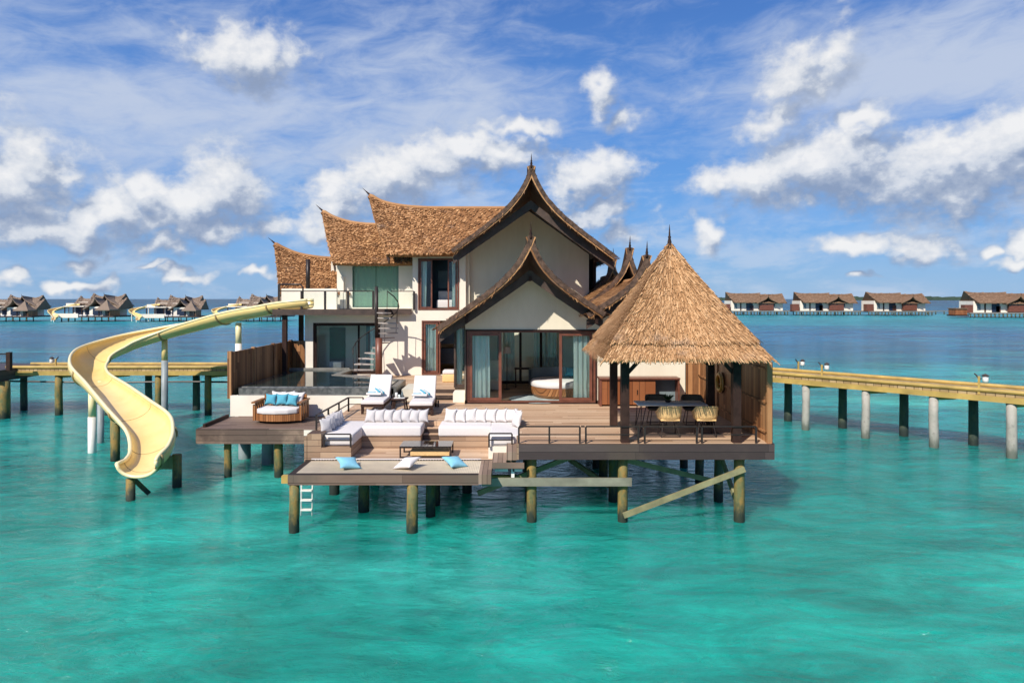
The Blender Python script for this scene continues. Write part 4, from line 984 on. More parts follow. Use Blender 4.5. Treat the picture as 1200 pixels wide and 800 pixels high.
# lamps
def lamp(x, y, z, rz, label):
    r = thing('walkway_lamp', label, 'lamp', (0, 0, 0), 'small lamps along the walkway')
    b = MB(); b.bar((-.12, 0, -.42), (-.12, 0, .38), .09, .07); b.build('bracket', 'walk_beam', r)
    b = MB(); b.tube([(-.12, 0, .25), (-.22, 0, .42), (-.30, 0, .5)], .03, 6); b.build('arm', 'darkwood', r)
    b = MB(); b.lathe((.12, 0, .12), [(.0, .0), (.09, .0), (.12, .06), (.12, .22), (.10, .27), (.0, .28)], 14); b.build('lamp_body', 'lamp_white', r, smooth=True)
    b = MB(); b.lathe((.12, 0, .40), [(.0, .0), (.15, .0), (.13, .04), (.0, .12)], 14); b.build('cap', 'bargeboard', r, smooth=True)
    b = MB(); b.tube([(-.12, 0, .22), (.0, 0, .30), (.05, 0, .32)], .02, 6); b.build('hook', 'dark_metal', r)
    r.location = (x, y, z); r.rotation_euler = (0, 0, rz); r.scale = (.8, .8, .8); return r
lamp(U(63, 33.5), 33.5, 2.35, R(180), 'small white lamp standing on the left stretch of walkway, seen beside the slide')
lamp(U(938, 31.6), 31.6, 2.4, 0, 'small white lamp standing on the far side of the right walkway, nearest the pavilion')
p = wp(FR, 38.9); lamp(U(966, 28.7), 28.7, 2.52, R(-40), 'middle lamp of the right walkway, white, clipped to its near edge beam')
lamp(U(1151, 24.6), 24.6, 2.5, R(-40), 'small white lamp clipped to the walkway close to the right picture edge')

# ---------------- villas across the lagoon ----------------
def prism_roof(parent, x0, x1, yf, yb, ze, zr, up0=.5, up1=0, m='thatch_far', over=.3):
    """ridge across the view, swept up at the ends"""
    ym = (yf+yb)/2; N = 12; F = []; Rg = []; Bk = []
    for i in range(N+1):
        t = i/N; x = x0+(x1-x0)*t; z = zr+up0*max(0, 1-t*3.2)**2+up1*max(0, 1-(1-t)*3.2)**2
        xe = x+(over if t < .5 else -over)*(abs(t-.5)*2)
        F.append((xe, yf, ze)); Rg.append((x, ym, z)); Bk.append((xe, yb, ze))
    mid1 = [tuple(Vector(a).lerp(Vector(c), .5)-Vector((0, 0, .16))) for a, c in zip(F, Rg)]
    mid2 = [tuple(Vector(a).lerp(Vector(c), .5)-Vector((0, 0, .16))) for a, c in zip(Bk, Rg)]
    b = MB(); V = b.grid([F, mid1, Rg, mid2, Bk]); F2 = b.grid([[(x, y, z-.25) for x, y, z in F], [(x, y, z-.25) for x, y, z in Bk]])
    for k in (0, N): b.face([V[0][k], V[1][k], V[2][k], V[3][k], V[4][k], F2[1][k], F2[0][k]])
    for i in range(N): b.face([V[0][i], V[0][i+1], F2[0][i+1], F2[0][i]]); b.face([V[4][i], V[4][i+1], F2[1][i+1], F2[1][i]])
    rnd = random.Random(5)
    for j in range(int(260)):
        t = rnd.random(); s_ = rnd.random(); i = int(t*N*.999); k = t*N-i
        a = Vector(F[i]).lerp(Vector(F[i+1]), k); c = Vector(mid1[i]).lerp(Vector(mid1[i+1]), k); r_ = Vector(Rg[i]).lerp(Vector(Rg[i+1]), k)
        p = c.lerp(r_, s_*2-1) if s_ > .5 else a.lerp(c, s_*2)
        w = rnd.uniform(.15, .4)
        b.face([b.bm.verts.new(p+Vector(q)) for q in ((-w, -.05, .10), (w, -.05, .10), (w*.8, -.32, -.12), (-w*.8, -.32, -.12))])
    return b.build('roof', m, parent)
def far_gable(parent, xc, w, y0, y1, ze, zr, m='thatch_far'):
    """gable facing the viewer with a swept-up tip"""
    prof = [(-1, 0), (-.8, .15), (-.5, .38), (-.25, .6), (-.1, .82), (0, 1.1), (.1, .82), (.25, .6), (.5, .38), (.8, .15), (1, 0)]
    T0 = [(xc+a*w, y0-.8*max(0, .3-abs(a)), ze+(zr-ze)*h) for a, h in prof]; T1 = [(xc+a*w, y1, ze+(zr-ze)*min(h, .85)) for a, h in prof]
    b = MB(); V = b.grid([T0, T1]); W = b.grid([[(x, y, z-.35) for x, y, z in T0], [(x, y, z-.35) for x, y, z in T1]])
    for i in range(len(prof)-1): b.face([V[0][i], V[0][i+1], W[0][i+1], W[0][i]]); b.face([V[1][i], V[1][i+1], W[1][i+1], W[1][i]])
    b.face([V[0][0], V[1][0], W[1][0], W[0][0]]); b.face([V[0][-1], V[1][-1], W[1][-1], W[0][-1]])
    r = b.build('roof', m, parent)
    b = MB(); b.cyl((xc, y0-.3, ze+(zr-ze)*1.05), (xc, y0-.4, ze+(zr-ze)*1.05+.7), .07, .02, 6); b.build('finial', 'darkwood', r); return r
def far_villa_front():
    v = thing('distant_villa', '', 'villa', (0, 0, 0), 'distant villas with slides on the left horizon')
    # decks and piles
    b = MB(); b.box(-9.6, 9.5, -7, 7, 1.35, 1.75); b.build('deck', 'fascia', v)
    b = MB(); b.box(-9.5, -1.5, -7.15, -7.01, 1.2, 2.5); b.build('pool_wall', 'white_wall', v)
    for i in range(14):
        b = MB(); x = -9.2+18.4*i/13; b.cyl((x, -6.6+(i%3), -.8), (x, -6.6+(i%3), 1.35), .17, n=8); b.build('pile', 'pile_dark', v)
    b = MB(); b.box(-7, 5.6, -1.5, 6, 1.75, 4.8); b.box(-6.4, 1.5, 0, 6, 4.8, 6.0); b.box(0.6, 5.6, -5, -1.5, 1.75, 4.6); b.build('wall', 'white_wall', v)
    for (x0, x1, y, z0, z1) in ((-6.2, -3.8, -1.56, 2.1, 4.3), (-3.2, -1.6, -1.56, 2.1, 4.3), (-5.9, -4.5, -.06, 5.0, 5.8), (1.7, 4.6, -5.06, 1.9, 4.1), (-1.2, .3, -1.56, 2.1, 4.3), (-2.6, -1, -.06, 5.0, 5.8)):
        b = MB(); b.box(x0, x1, y, y+.05, z0, z1); b.build('window', 'navy', v)
    b = MB(); b.box(-9, -2.5, -3.2, -1.5, 4.5, 4.75); b.box(-9, -6.4, -2.0, -1.8, 4.75, 5.6); b.build('terrace', 'white_wall', v)
    for x in (-8.7, -6.0, -3.2):
        b = MB(); b.box(x-.12, x+.12, -3.1, -2.9, 1.75, 4.5); b.build('post', 'darkwood', v)
    prism_roof(v, -7.4, -1.8, -.8, 6, 5.5, 7.0, 1.1, 0); prism_roof(v, -3.4, 7.2, -1.2, 7, 5.1, 7.7, 1.2, 1.0)
    far_gable(v, 3.1, 4.0, -5.9, 0, 3.9, 7.2); far_gable(v, 3.4, 4.6, -1.9, 6, 4.9, 8.1)
    prism_roof(v, 4.0, 8.8, -3, 5, 4.0, 6.6, .6, .8)
    # pavilion
    b = MB(); ap_ = (6.3, -5.2, 6.9); prof = [(0, 1), (.08, .86), (.3, .60), (.6, .30), (1.0, 0)]
    rows = []
    for k in range(len(prof)):
        r_, h = prof[k]; z = 3.7+(ap_[2]-3.7)*h; q = 2.3*r_
        rows.append([(6.3-q, -5.2-q, z), (6.3+q, -5.2-q, z), (6.3+q, -5.2+q, z), (6.3-q, -5.2+q, z), (6.3-q, -5.2-q, z)])
    b.grid(rows); b.grid([rows[-1], [(x, y, z-.3) for x, y, z in rows[-1]]]); b.build('pavilion_roof', 'thatch_far', v)
    for x, y in ((4.8, -6.7), (7.8, -6.7), (4.8, -3.9), (7.8, -3.9)):
        b = MB(); b.box(x-.12, x+.12, y-.12, y+.12, 1.75, 3.8); b.build('post', 'darkwood', v)
    b = MB(); b.box(8.2, 8.35, -6.9, -2, 1.75, 3.7); b.build('screen', 'fence', v)
    for i, (x, w) in enumerate(((-.9, .9), (.4, 1.0), (2.6, 1.2))):
        b = MB(); b.box(x-w/2, x+w/2, -6.9, -6.3, 1.75, 2.15); b.build('deck_seat', 'fabric', v, bevel=.08)
    return v
def far_slide():
    r = thing('distant_slide', '', 'water slide', (0, 0, 0), 'distant yellow slides on the left horizon')
    rows, cen = slide_rows([(p[0]+9.3, p[1]-29, p[2]*.98, p[3], p[4]*1.3) for p in SLIDE[1:]], 40, 8)
    b = MB(); V = b.grid(rows); b2 = [[q+Vector((0, 0, -.06)) for q in rr] for rr in rows]; b.grid(b2)
    ch = b.build('chute', 'slide', r, smooth=True)
    for side in (0, -1):
        b = MB(); b.tube([q[side] for q in rows], .10, 6); b.build('rim', 'rim', ch, smooth=True)
    for i in (8, 18, 27, 36):
        p = cen[i][0]; b = MB(); b.cyl((p.x, p.y, -1), (p.x, p.y, p.z), .17, n=8); b.build('support_post', 'lamp_white', r)
    return r
fv = far_villa_front(); fs = far_slide()
lv = [(-78, 'leftmost distant villa, cut by the left picture edge behind the lagoon'), (18, 'distant thatched villa at the far left, first one standing fully inside the picture'),
      (115, 'distant thatched villa on the left horizon, directly above the big slide\'s leftmost bend'), (208, 'distant thatched villa seen above the upper run of the big yellow slide'), (303, 'distant villa mostly hidden between the big slide and the terrace')]
sl = ['distant pale slide at the very left edge of the picture', 'distant pale slide beside the leftmost full villa', 'distant pale slide left of the second full villa', 'distant pale slide just above the big slide, left of the third villa', 'distant pale slide nearest the terrace, half hidden by the big slide']
for i, (px_, lb) in enumerate(lv):
    Y = 172
    v = fv if i == 0 else copy_tree(fv); v.location = (U(px_, Y), Y, 0); v['label'] = lb
    k_ = (.78, .76, .80, .75, .78)[i]; v.scale = (k_, k_, k_); v.rotation_euler = (0, 0, (.0, .06, -.05, .10, -.02)[i])
    s_ = fs if i == 0 else copy_tree(fs); s_.location = (U(px_, Y)-3.6, Y-2, 0); s_.scale = (.8, .8, .8); s_['label'] = sl[i]
def far_villa_back():
    v = thing('distant_villa', '', 'villa', (0, 0, 0), 'distant villas on the right horizon')
    b = MB(); b.box(-11, 10.5, -5, 6, 1.15, 1.5); b.build('deck', 'coping', v)
    for i in range(19):
        b = MB(); x = -10.6+20.6*i/18; b.cyl((x, -4.7, -.8), (x, -4.7, 1.15), .18, n=8); b.build('pile', 'pile_dark', v)
    b = MB(); b.box(-8.6, 9.2, -2.5, 5, 1.5, 4.9); b.build('wall', 'white_wall', v)
    for (x0, x1, z0, z1, m_) in ((-7.6, -6.6, 2.2, 4.0, 'slate'), (-3.4, -1.2, 1.6, 4.6, 'navy'), (-5.5, -5.1, 1.6, 4.6, 'darkwood'), (4.4, 6.4, 2.8, 4.0, 'navy'), (-2.2, -.9, 1.6, 3.4, 'redwood')):
        b = MB(); b.box(x0, x1, -2.62, -2.51, z0, z1); b.build('window', m_, v)
    b = MB(); b.box(.9, 5.6, -3.6, -2.7, 1.7, 4.2); b.build('timber_screen', 'redwood', v)
    b = MB(); b.box(-11.6, -9.2, -3.4, -1.4, 1.4, 3.8); b.build('shed', 'redwood', v)
    prism_roof(v, -9.6, 2.5, -4.4, 6, 4.4, 7.5, .5, .2, 'thatch_far2', 1.6); prism_roof(v, -.5, 10.2, -4.0, 6, 4.2, 7.2, 0, .3, 'thatch_far2', .1)
    far_gable(v, 3.4, 3.8, -4.6, 0, 4.3, 6.5, 'thatch_far2')
    return v
bv = far_villa_back()
for i, (px_, Y, lb) in enumerate(((883, 238, 'distant brown-roofed villa nearest the pavilion, leftmost of the right horizon row'), (964, 236, 'distant brown-roofed villa second from the left in the right horizon row'),
                           (1048, 232, 'distant brown-roofed villa third from the left in the right horizon row'), (1170, 206, 'largest distant brown-roofed villa at the right picture edge'))):
    v = bv if i == 0 else copy_tree(bv); v.location = (U(px_, Y), Y, 0); v['label'] = lb; v.rotation_euler = (0, 0, (.0, -.04, .05, -.08)[i])
fw = thing('distant_boardwalk', 'thin distant boardwalk on piles linking the villas on the right horizon', 'walkway', (130, 245, 1.2))
b = MB(); b.box(72, 190, 242, 244, 1.1, 1.35); b.build('boards', 'coping', fw)
for i in range(40):
    b = MB(); x = 73+116*i/39; b.cyl((x, 242.2, -.8), (x, 242.2, 1.1), .18, n=8); b.build('pile', 'pile_dark', fw)
hut = thing('distant_hut', 'small distant brown boat hut on the water left of the largest right villa', 'hut', (U(1116, 205), 203, 0))
hx = U(1116, 205)
b = MB(); b.box(hx-1.8, hx+1.8, 201, 204, .9, 2.6); b.build('wall', 'cabinet', hut)
b = MB(); b.box(hx-2.2, hx+2.2, 200.8, 204.2, .5, .88); b.build('base', 'darkwood', hut)
b = MB(); b.box(hx-2.0, hx+2.0, 200.7, 204.3, 2.61, 2.85); b.build('roof', 'thatch_far2', hut)
# ---------------- soft furnishings ----------------
def pillow_mesh(w, h, t, n=12, seed=0):
    b = MB(); rnd = random.Random(seed); ph = rnd.random()*6
    for sgn in (1, -1):
        rows = []
        for j in range(n+1):
            v = -1+2*j/n; row = []
            for i in range(n+1):
                u = -1+2*i/n
                x = u*(1-.21*(1-v*v)); y = v*(1-.21*(1-u*u))
                z = (max(0, (1-u*u)*(1-v*v)))**.55*t/2*1.1
                z *= 1+.10*math.sin(3*u+ph)*math.cos(2.3*v+ph)
                row.append((x*w/2, y*h/2, sgn*z))
            rows.append(row)
        b.grid(rows)
    bmesh.ops.remove_doubles(b.bm, verts=b.bm.verts[:], dist=1e-4); return b
ORD = ['first', 'second', 'third', 'fourth', 'fifth', 'sixth', 'seventh', 'eighth', 'ninth']
def cushion(loc, rot, size=(.46, .46, .17), m='fabric', label='', group=None, seed=0, name='cushion'):
    b = pillow_mesh(*size, seed=seed); o = b.build(name, m, None, smooth=True); o.location = loc; o.rotation_euler = rot
    return tag(o, label, 'cushion', group)
def rbox(x0, x1, y0, y1, z0, z1, name, m, parent, bev=.04, seg=3):
    b = MB(); b.box(x0, x1, y0, y1, z0, z1); return b.build(name, m, parent, bevel=bev, seg=seg)
# left corner sofa
s1 = thing('corner_sofa', 'left white corner sofa built on timber, facing the glass coffee table', 'sofa', (-3.6, 19.3, 1.4))
b = MB(); b.box(-4.97, -2.57, 19.2, 20.12, 1.402, 1.74); b.build('base', 'seat_wood', s1)
b = MB(); b.box(-4.97, -4.22, 17.95, 19.197, 1.402, 1.72); b.build('base', 'seat_wood', s1)
b = MB(); b.box(-4.973, -4.20, 17.80, 17.945, 1.402, 1.72); b.box(-5.34, -4.975, 17.80, 18.3, 1.403, 2.08); b.build('end_block', 'seat_wood', s1)
b = MB(); b.box(-5.34, -5.2, 18.303, 20.12, 1.403, 2.0); b.build('side_board', 'seat_wood', s1)
rbox(-4.25, -2.55, 19.15, 20.1, 1.74, 2.02, 'seat_pad', 'fabric', s1, .05)
rbox(-5.15, -4.20, 18.0, 20.1, 1.725, 2.015, 'seat_pad', 'fabric', s1, .05)
for i in range(7):
    x = -4.12+.255*i
    cushion((x, 19.90, 2.19), (R(70+random.uniform(-6, 6)), random.uniform(-.12, .12), random.uniform(-.4, -.1)), (.37, .44, .19), 'fabric_grey',
            'pale grey cushion, %s from the left, along the back of the left sofa' % ORD[i], 'cushions along the back of the left sofa', i)
for i in range(6):
    y = 18.35+.27*i
    cushion((-5.0, y, 2.19), (R(74+random.uniform(-5, 5)), random.uniform(-.08, .08), R(55+random.uniform(-9, 9))), (.40, .40, .15), 'fabric_grey',
            'pale grey cushion, %s from the front, along the left arm of the left sofa' % ORD[i], 'cushions along the left arm of the left sofa', 20+i)
# right corner sofa
s2 = thing('corner_sofa', 'right white corner sofa built on timber, beside the steps and low rail', 'sofa', (-1, 19.3, 1.4))
b = MB(); b.box(-2.05, .24, 19.2, 20.12, 1.402, 1.74); b.build('base', 'seat_wood', s2)
b = MB(); b.box(-.62, .10, 17.95, 19.197, 1.402, 1.72); b.build('base', 'white_wall', s2)
rbox(-2.07, -.58, 19.15, 20.1, 1.74, 2.02, 'seat_pad', 'fabric', s2, .05)
rbox(-.60, .22, 18.0, 20.1, 1.725, 2.015, 'seat_pad', 'fabric', s2, .05)
for i in range(7):
    x = -1.80+.295*i
    cushion((x, 19.90, 2.20), (R(70+random.uniform(-6, 6)), random.uniform(-.12, .12), random.uniform(-.4, -.1)), (.40, .45, .19), 'fabric',
            'white cushion, %s from the left, along the back of the right sofa' % ORD[i], 'cushions along the back of the right sofa', 40+i)
for i in range(3):
    cushion((.14, 19.70-.30*i, 2.21), (R(78), 0, R(-62+random.uniform(-6, 6))), (.45, .45, .18), 'fabric',
            'white cushion, %s from the back, along the right arm of the right sofa' % ORD[i], 'cushions along the right arm of the right sofa', 60+i)
# coffee table
ct = thing('coffee_table', 'low glass-topped coffee table with dark frame and pale shelf, between the two sofas', 'table', (-2.25, 18.35, 1.4))
x0, x1, y0, y1, zt = -2.95, -1.62, 18.02, 18.68, 1.70
b = MB()
for x in (x0, x1):
    for y in (y0, y1): b.box(x-.018, x+.018, y-.018, y+.018, 1.401, zt)
for y in (y0, y1): b.box(x0+.02, x1-.02, y-.016, y+.016, zt-.034, zt-.002); b.box(x0+.02, x1-.02, y-.016, y+.016, 1.41, 1.44)
for x in (x0, x1): b.box(x-.016, x+.016, y0+.02, y1-.02, zt-.034, zt-.002)
b.build('frame', 'dark_metal', ct)
b = MB(); b.box(x0-.02, x1+.02, y0-.02, y1+.02, zt, zt+.014); b.build('glass_top', glass_mat('table_glass', (.55, .58, .55), 1.6), ct)
b = MB(); b.box(x0+.25, x1-.05, y0+.1, y1-.1, 1.44, 1.56); b.build('shelf', 'rattan', ct)
# cushions on the net
cushion((U(408, 17.1), 17.1, 1.50), (R(18), R(8), R(32)), (.58, .58, .18), 'aqua_pale', 'pale aqua cushion lying on the left part of the net', 'cushions lying on the net', 71, 'floor_cushion')
cushion((U(477, 17.1), 17.1, 1.50), (R(18), R(-9), R(-28)), (.56, .56, .18), 'fabric', 'white cushion lying on the middle of the net', 'cushions lying on the net', 72, 'floor_cushion')
cushion((U(533, 17.2), 17.2, 1.50), (R(18), R(7), R(38)), (.56, .56, .18), 'aqua_pale', 'pale aqua cushion lying on the right part of the net', 'cushions lying on the net', 73, 'floor_cushion')
# daybed
X = -7.65
db = thing('outdoor_daybed', 'two-seat teak daybed with white mattress, standing on the left platform against the white wall', 'daybed', (X, 22.6, 1.55))
b = MB(); b.slab([(X-.71, 22.25), (X-.4, 22.08), (X, 22.02), (X+.4, 22.08), (X+.71, 22.25), (X+.71, 23.1), (X-.71, 23.1)], 1.64, 1.86); b.build('base', 'teak', db)
b = MB(); b.slab([(X-.62, 22.35), (X+.62, 22.35), (X+.62, 23.0), (X-.62, 23.0)], 1.551, 1.638); b.build('plinth', 'darkwood', db)
b = MB(); b.slab([(X-.66, 22.22), (X-.4, 22.05), (X, 21.99), (X+.4, 22.05), (X+.66, 22.22), (X+.66, 23.0), (X-.66, 23.0)], 1.865, 2.03); b.build('mattress', 'fabric', db, bevel=.04)
for s in (-1, 1):
    for k in range(5):
        y = 22.22+.19*k; b = MB(); b.box(X+s*.755-.035, X+s*.755+.035, y, y+.09, 1.64, 2.20-(.05 if k == 0 else 0)); b.build('arm_slat', 'teak', db)
    b = MB(); b.box(X+s*.755-.06, X+s*.755+.06, 22.15, 23.12, 2.202, 2.25); b.build('arm_rest', 'teak', db)
b = MB(); b.box(X-.71, X+.71, 23.06, 23.12, 1.87, 2.38); b.build('backrest', 'teak', db)
for i, (dx, y, m_, w_, lb) in enumerate(((-.40, 22.80, 'aqua', .42, 'left aqua cushion on the teak daybed'), (-.02, 22.78, 'aqua', .42, 'middle aqua cushion on the teak daybed'), (.36, 22.66, 'aqua', .42, 'right aqua cushion leaning forward on the teak daybed'),
                                   (.12, 22.94, 'fabric', .50, 'white cushion behind the middle aqua one on the daybed'), (.48, 22.84, 'fabric', .50, 'white cushion at the right arm of the daybed'), (-.22, 22.97, 'fabric', .5, 'white cushion behind the left aqua one on the daybed'))):
    cushion((X+dx, y, 2.25+(.03 if m_ == 'fabric' else 0)), (R(70), random.uniform(-.1, .1), random.uniform(-.2, .2)), (w_, w_*.95, .18), m_, lb, 'cushions on the daybed', 80+i)
# sun loungers
def make_lounger():
    r = thing('sun_lounger', '', 'sun lounger', (0, 0, 0), 'two sun loungers on the main deck')
    b = MB(); b.box(-.36, .36, 0, .05, .22, .30); b.box(-.36, -.31, .05, 1.9, .22, .30); b.box(.31, .36, .05, 1.9, .22, .30); b.box(-.31, .31, 1.2, 1.25, .22, .30); b.build('frame', 'darkwood', r)
    for x, y in ((-.32, .06), (.32, .06), (-.32, 1.75), (.32, 1.75)):
        b = MB(); b.box(x-.035, x+.035, y-.035, y+.035, 0, .22); b.build('leg', 'darkwood', r)
    b = MB(); bm_ = b; ang = R(50)
    L = .92; p0 = Vector((0, 1.02, .30))
    d = Vector((0, math.cos(ang), math.sin(ang))); n = Vector((0, -math.sin(ang), math.cos(ang)))
    rbox(-.36, .36, .0, 1.02, .30, .42, 'mattress', 'fabric', r, .035)
    b = MB(); V = [p0+d*a+n*c+Vector((x, 0, 0)) for x in (-.36, .36) for a, c in ((0, 0), (L, 0), (L, .12), (0, .12))]
    vs = [b.bm.verts.new(v) for v in V]
    for f in ((0,1,2,3),(7,6,5,4),(0,4,5,1),(1,5,6,2),(2,6,7,3),(3,7,4,0)): b.face([vs[i] for i in f])
    b.build('backrest_pad', 'fabric', r, bevel=.035)
    b = MB(); b.bar(p0+d*.02-n*.03, p0+d*L-n*.03, .66, .04, up=(1,0,0)) if False else b.grid([[p0+Vector((-.35,0,0))-n*.02, p0+Vector((.35,0,0))-n*.02], [p0+d*L+Vector((-.35,0,0))-n*.02, p0+d*L+Vector((.35,0,0))-n*.02]])
    b.bar(p0+d*.6-n*.03+Vector((.3,0,0)), Vector((.3, 1.75, .26)), .035); b.bar(p0+d*.6-n*.03+Vector((-.3,0,0)), Vector((-.3, 1.75, .26)), .035)
    b.build('backrest_frame', 'darkwood', r)
    for s in (-1, 1):
        b = MB(); b.cyl((s*.38, 1.72, .11), (s*.43, 1.72, .11), .11, n=18); b.build('wheel', 'dark_metal', r, smooth=False)
    return r
lg = make_lounger(); lg.location = (-4.36, 21.3, 2.0); lg['label'] = 'left white sun lounger, nearer the pool, with a small table at its right side'
lg2 = copy_tree(lg, (-2.80, 21.0, 2.0), R(2), 'right white sun lounger, above the sofa steps, with wheels showing')
def towel():
    r = thing('rolled_towel', '', 'towel', (0, 0, 0), 'rolled striped towels on the loungers')
    for (p, q, ra, m_) in (((-.30, .02, .0), (.05, -.02, .0), .045, 'aqua'), ((-.14, .30, .10), (.10, -.06, .02), .05, 'aqua'), ((-.07, .28, .10), (.17, -.06, .02), .04, 'fabric'), ((-.20, .30, .10), (.02, -.06, .02), .035, 'fabric'), ((-.02, .26, .10), (.22, -.06, .02), .034, 'aqua'), ((-.34, -.08, -.01), (.14, -.10, -.01), .04, 'fabric')):
        b = MB(); b.cyl(p, q, ra, n=12); b.build('towel_roll', m_, r, smooth=False, bevel=0)
    return r
tw = towel(); tw.location = (-4.38, 22.22, 2.53); tw['label'] = 'aqua and white rolled towels on the left sun lounger'
copy_tree(tw, (-2.86, 21.92, 2.53), None, 'aqua and white rolled towels on the right sun lounger')
# side table with drinks
sx, sy = -3.58, 21.75
sdt = thing('side_table', 'small square dark side table between the two sun loungers', 'table', (sx, sy, 2.0))
b = MB(); b.box(sx-.25, sx+.25, sy-.25, sy+.25, 2.40, 2.44); b.build('table_top', 'darkwood', sdt, bevel=.008, seg=1)
for a in (-1, 1):
    for c in (-1, 1):
        b = MB(); b.bar((sx+a*.17, sy+c*.17, 2.40), (sx+a*.22, sy+c*.22, 2.0), .045); b.build('leg', 'darkwood', sdt)
g = thing('drinks_tray', 'tray with glass, pale jug and bottle on the small table between the loungers', 'tray', (sx, sy, 2.44))
b = MB(); b.box(sx-.17, sx+.17, sy-.12, sy+.12, 2.442, 2.455); b.build('tray', 'lamp_white', g)
b = MB(); b.lathe((sx-.1, sy, 2.455), [(0, 0), (.04, 0), (.045, .12), (.035, .16), (.0, .16)], 12); b.build('jug', 'lamp_white', g, smooth=True)
b = MB(); b.lathe((sx+.08, sy+.02, 2.455), [(0, 0), (.03, 0), (.032, .13), (.012, .18), (.012, .24), (0, .24)], 12); b.build('bottle', 'slate', g, smooth=True)
b = MB(); b.lathe((sx+.0, sy-.06, 2.455), [(0, 0), (.025, 0), (.03, .1), (0, .1)], 12); b.build('drinking_glass', 'curtain', g, smooth=True)
# deck cabinet
cb = thing('deck_sideboard', 'long red-brown timber sideboard against the white wall, behind the dining table', 'sideboard', (4.2, 23.0, 2.0))
b = MB(); b.box(3.0, 4.8, 22.85, 23.32, 2.06, 2.90); b.build('body', 'cabinet', cb)
b = MB(); b.box(2.92, 5.62, 22.78, 23.36, 2.903, 2.955); b.build('worktop', 'redwood', cb)
for x in (2.94, 5.55):
    b = MB(); b.box(x-.0, x+.06, 22.82, 23.34, 2.0, 2.90); b.build('end_panel', 'redwood', cb)
b = MB(); b.box(4.803, 5.545, 23.2, 23.3, 2.06, 2.9); b.build('back_panel', 'slate', cb)
for x in (3.42, 3.84, 4.26):
    b = MB(); b.box(x-.006, x+.006, 22.842, 22.849, 2.1, 2.86); b.box(x-.08, x-.05, 22.83, 22.849, 2.4, 2.55); b.build('door_gap', 'darkwood', cb)
# dining set
TX0, TX1, TY0, TY1 = 3.42, 5.30, 18.45, 19.25
tb = thing('dining_table', 'dining table with pale top and thin dark wire legs under the thatched pavilion', 'table', (4.35, 18.85, 2.0))
b = MB(); b.box(TX0, TX1, TY0, TY1, 2.70, 2.735); b.build('table_top', 'white_wall', tb, bevel=.008, seg=1)
for x in (TX0+.1, TX1-.1):
    b = MB(); b.tube([(x, TY0+.08, 2.7), (x-.04, TY0+.02, 2.0), (x-.04, TY1-.02, 2.01), (x, TY1-.08, 2.7)], .014, 6); b.tube([(x+.12, TY0+.08, 2.7), (x-.04, TY0+.02, 2.0)], .012, 6); b.tube([(x+.12, TY1-.08, 2.7), (x-.04, TY1-.02, 2.0)], .012, 6); b.build('leg', 'dark_metal', tb)
def make_chair(m_, label):
    r = thing('dining_chair', label, 'chair', (0, 0, 0), 'rattan shell chairs around the dining table')
    # bucket shell: back and arms wrap round the seat (seat faces +y)
    rows = []; N = 18
    for i in range(N+1):
        a = R(-200+220*i/N+0)      # from the left arm round the back to the right arm
        t = abs(i/N-.5)*2; top = .80-.22*max(0, t-.45)/.55-(.0)
        ca, sa = math.cos(a), math.sin(a)
        rx, ry = .30, .27
        e = lambda v, k: math.copysign(abs(v)**k, v)
        x, y = rx*e(ca, .65), ry*e(sa, .65)
        rows.append([(x*.84, y*.80+.02, .43), (x*.96, y*.93+.01, .46), (x*1.04, y*1.02, .56), (x*1.06, y*1.10, top-.05), (x*1.02, y*1.12, top)])
    b = MB(); V = b.grid(rows); inn = [[(x*.93, y*.93, z+.005) for x, y, z in rr] for rr in rows]; W = b.grid(inn)
    for i in range(N): b.face([V[i][-1], V[i+1][-1], W[i+1][-1], W[i][-1]])
    sh = b.build('shell', m_, r, smooth=True)
    b = MB(); b.tube([rr[-1] for rr in rows], .022, 8); b.build('shell_rim', m_, sh, smooth=True)
    b = MB(); b.box(-.25, .25, -.23, .27, .42, .47); b.build('seat', m_, r, bevel=.02)
    for sx_, sy_ in ((-1, -1), (1, -1), (-1, 1), (1, 1)):
        b = MB(); b.tube([(sx_*.17, sy_*.16, .43), (sx_*.24, sy_*.24, 0)], .012, 6); b.build('leg', 'dark_metal', r)
    b = MB(); b.tube([(-.24, -.24, .02), (.24, -.24, .02), (.24, .24, .02), (-.24, .24, .02), (-.24, -.24, .02)], .010, 6); b.build('runner', 'dark_metal', r)
    return r
c1 = make_chair('rattan', 'golden rattan shell chair at the near side of the table, left one'); c1.location = (U(783.5, 17.95), 17.95, 2.0)
copy_tree(c1, (U(826, 17.95), 17.95, 2.0), R(-3), 'golden rattan shell chair at the near side of the table, right one')
c3 = make_chair('rattan_dark', 'dark rattan shell chair behind the table, left one'); c3.location = (U(770, 19.6), 19.65, 2.0); c3.rotation_euler = (0, 0, R(180))
copy_tree(c3, (U(812, 19.6), 19.6, 2.0), R(176), 'dark rattan shell chair behind the table, right one')
pl = thing('table_plant', 'small leafy plant in a bowl on the middle of the dining table', 'plant', (4.32, 18.9, 2.735))
b = MB(); b.lathe((4.32, 18.9, 2.735), [(0, 0), (.05, 0), (.10, .06), (.09, .07), (0, .05)], 14); b.build('bowl', 'darkwood', pl, smooth=True)
b = MB(); rnd = random.Random(4)
for i in range(70):
    a = rnd.uniform(0, 6.28); r_ = rnd.uniform(.03, .2); p = Vector((4.32, 18.9, 2.79)); q = p+Vector((r_*math.cos(a), r_*math.sin(a), rnd.uniform(.04, .20))); s_ = (q-p).cross(Vector((0,0,1))).normalized()*.018
    m_ = p.lerp(q, .6)+Vector((0, 0, .02)); b.face([b.bm.verts.new(v) for v in (p, m_+s_, q, m_-s_)])
b.build('leaves', 'leaf', pl)
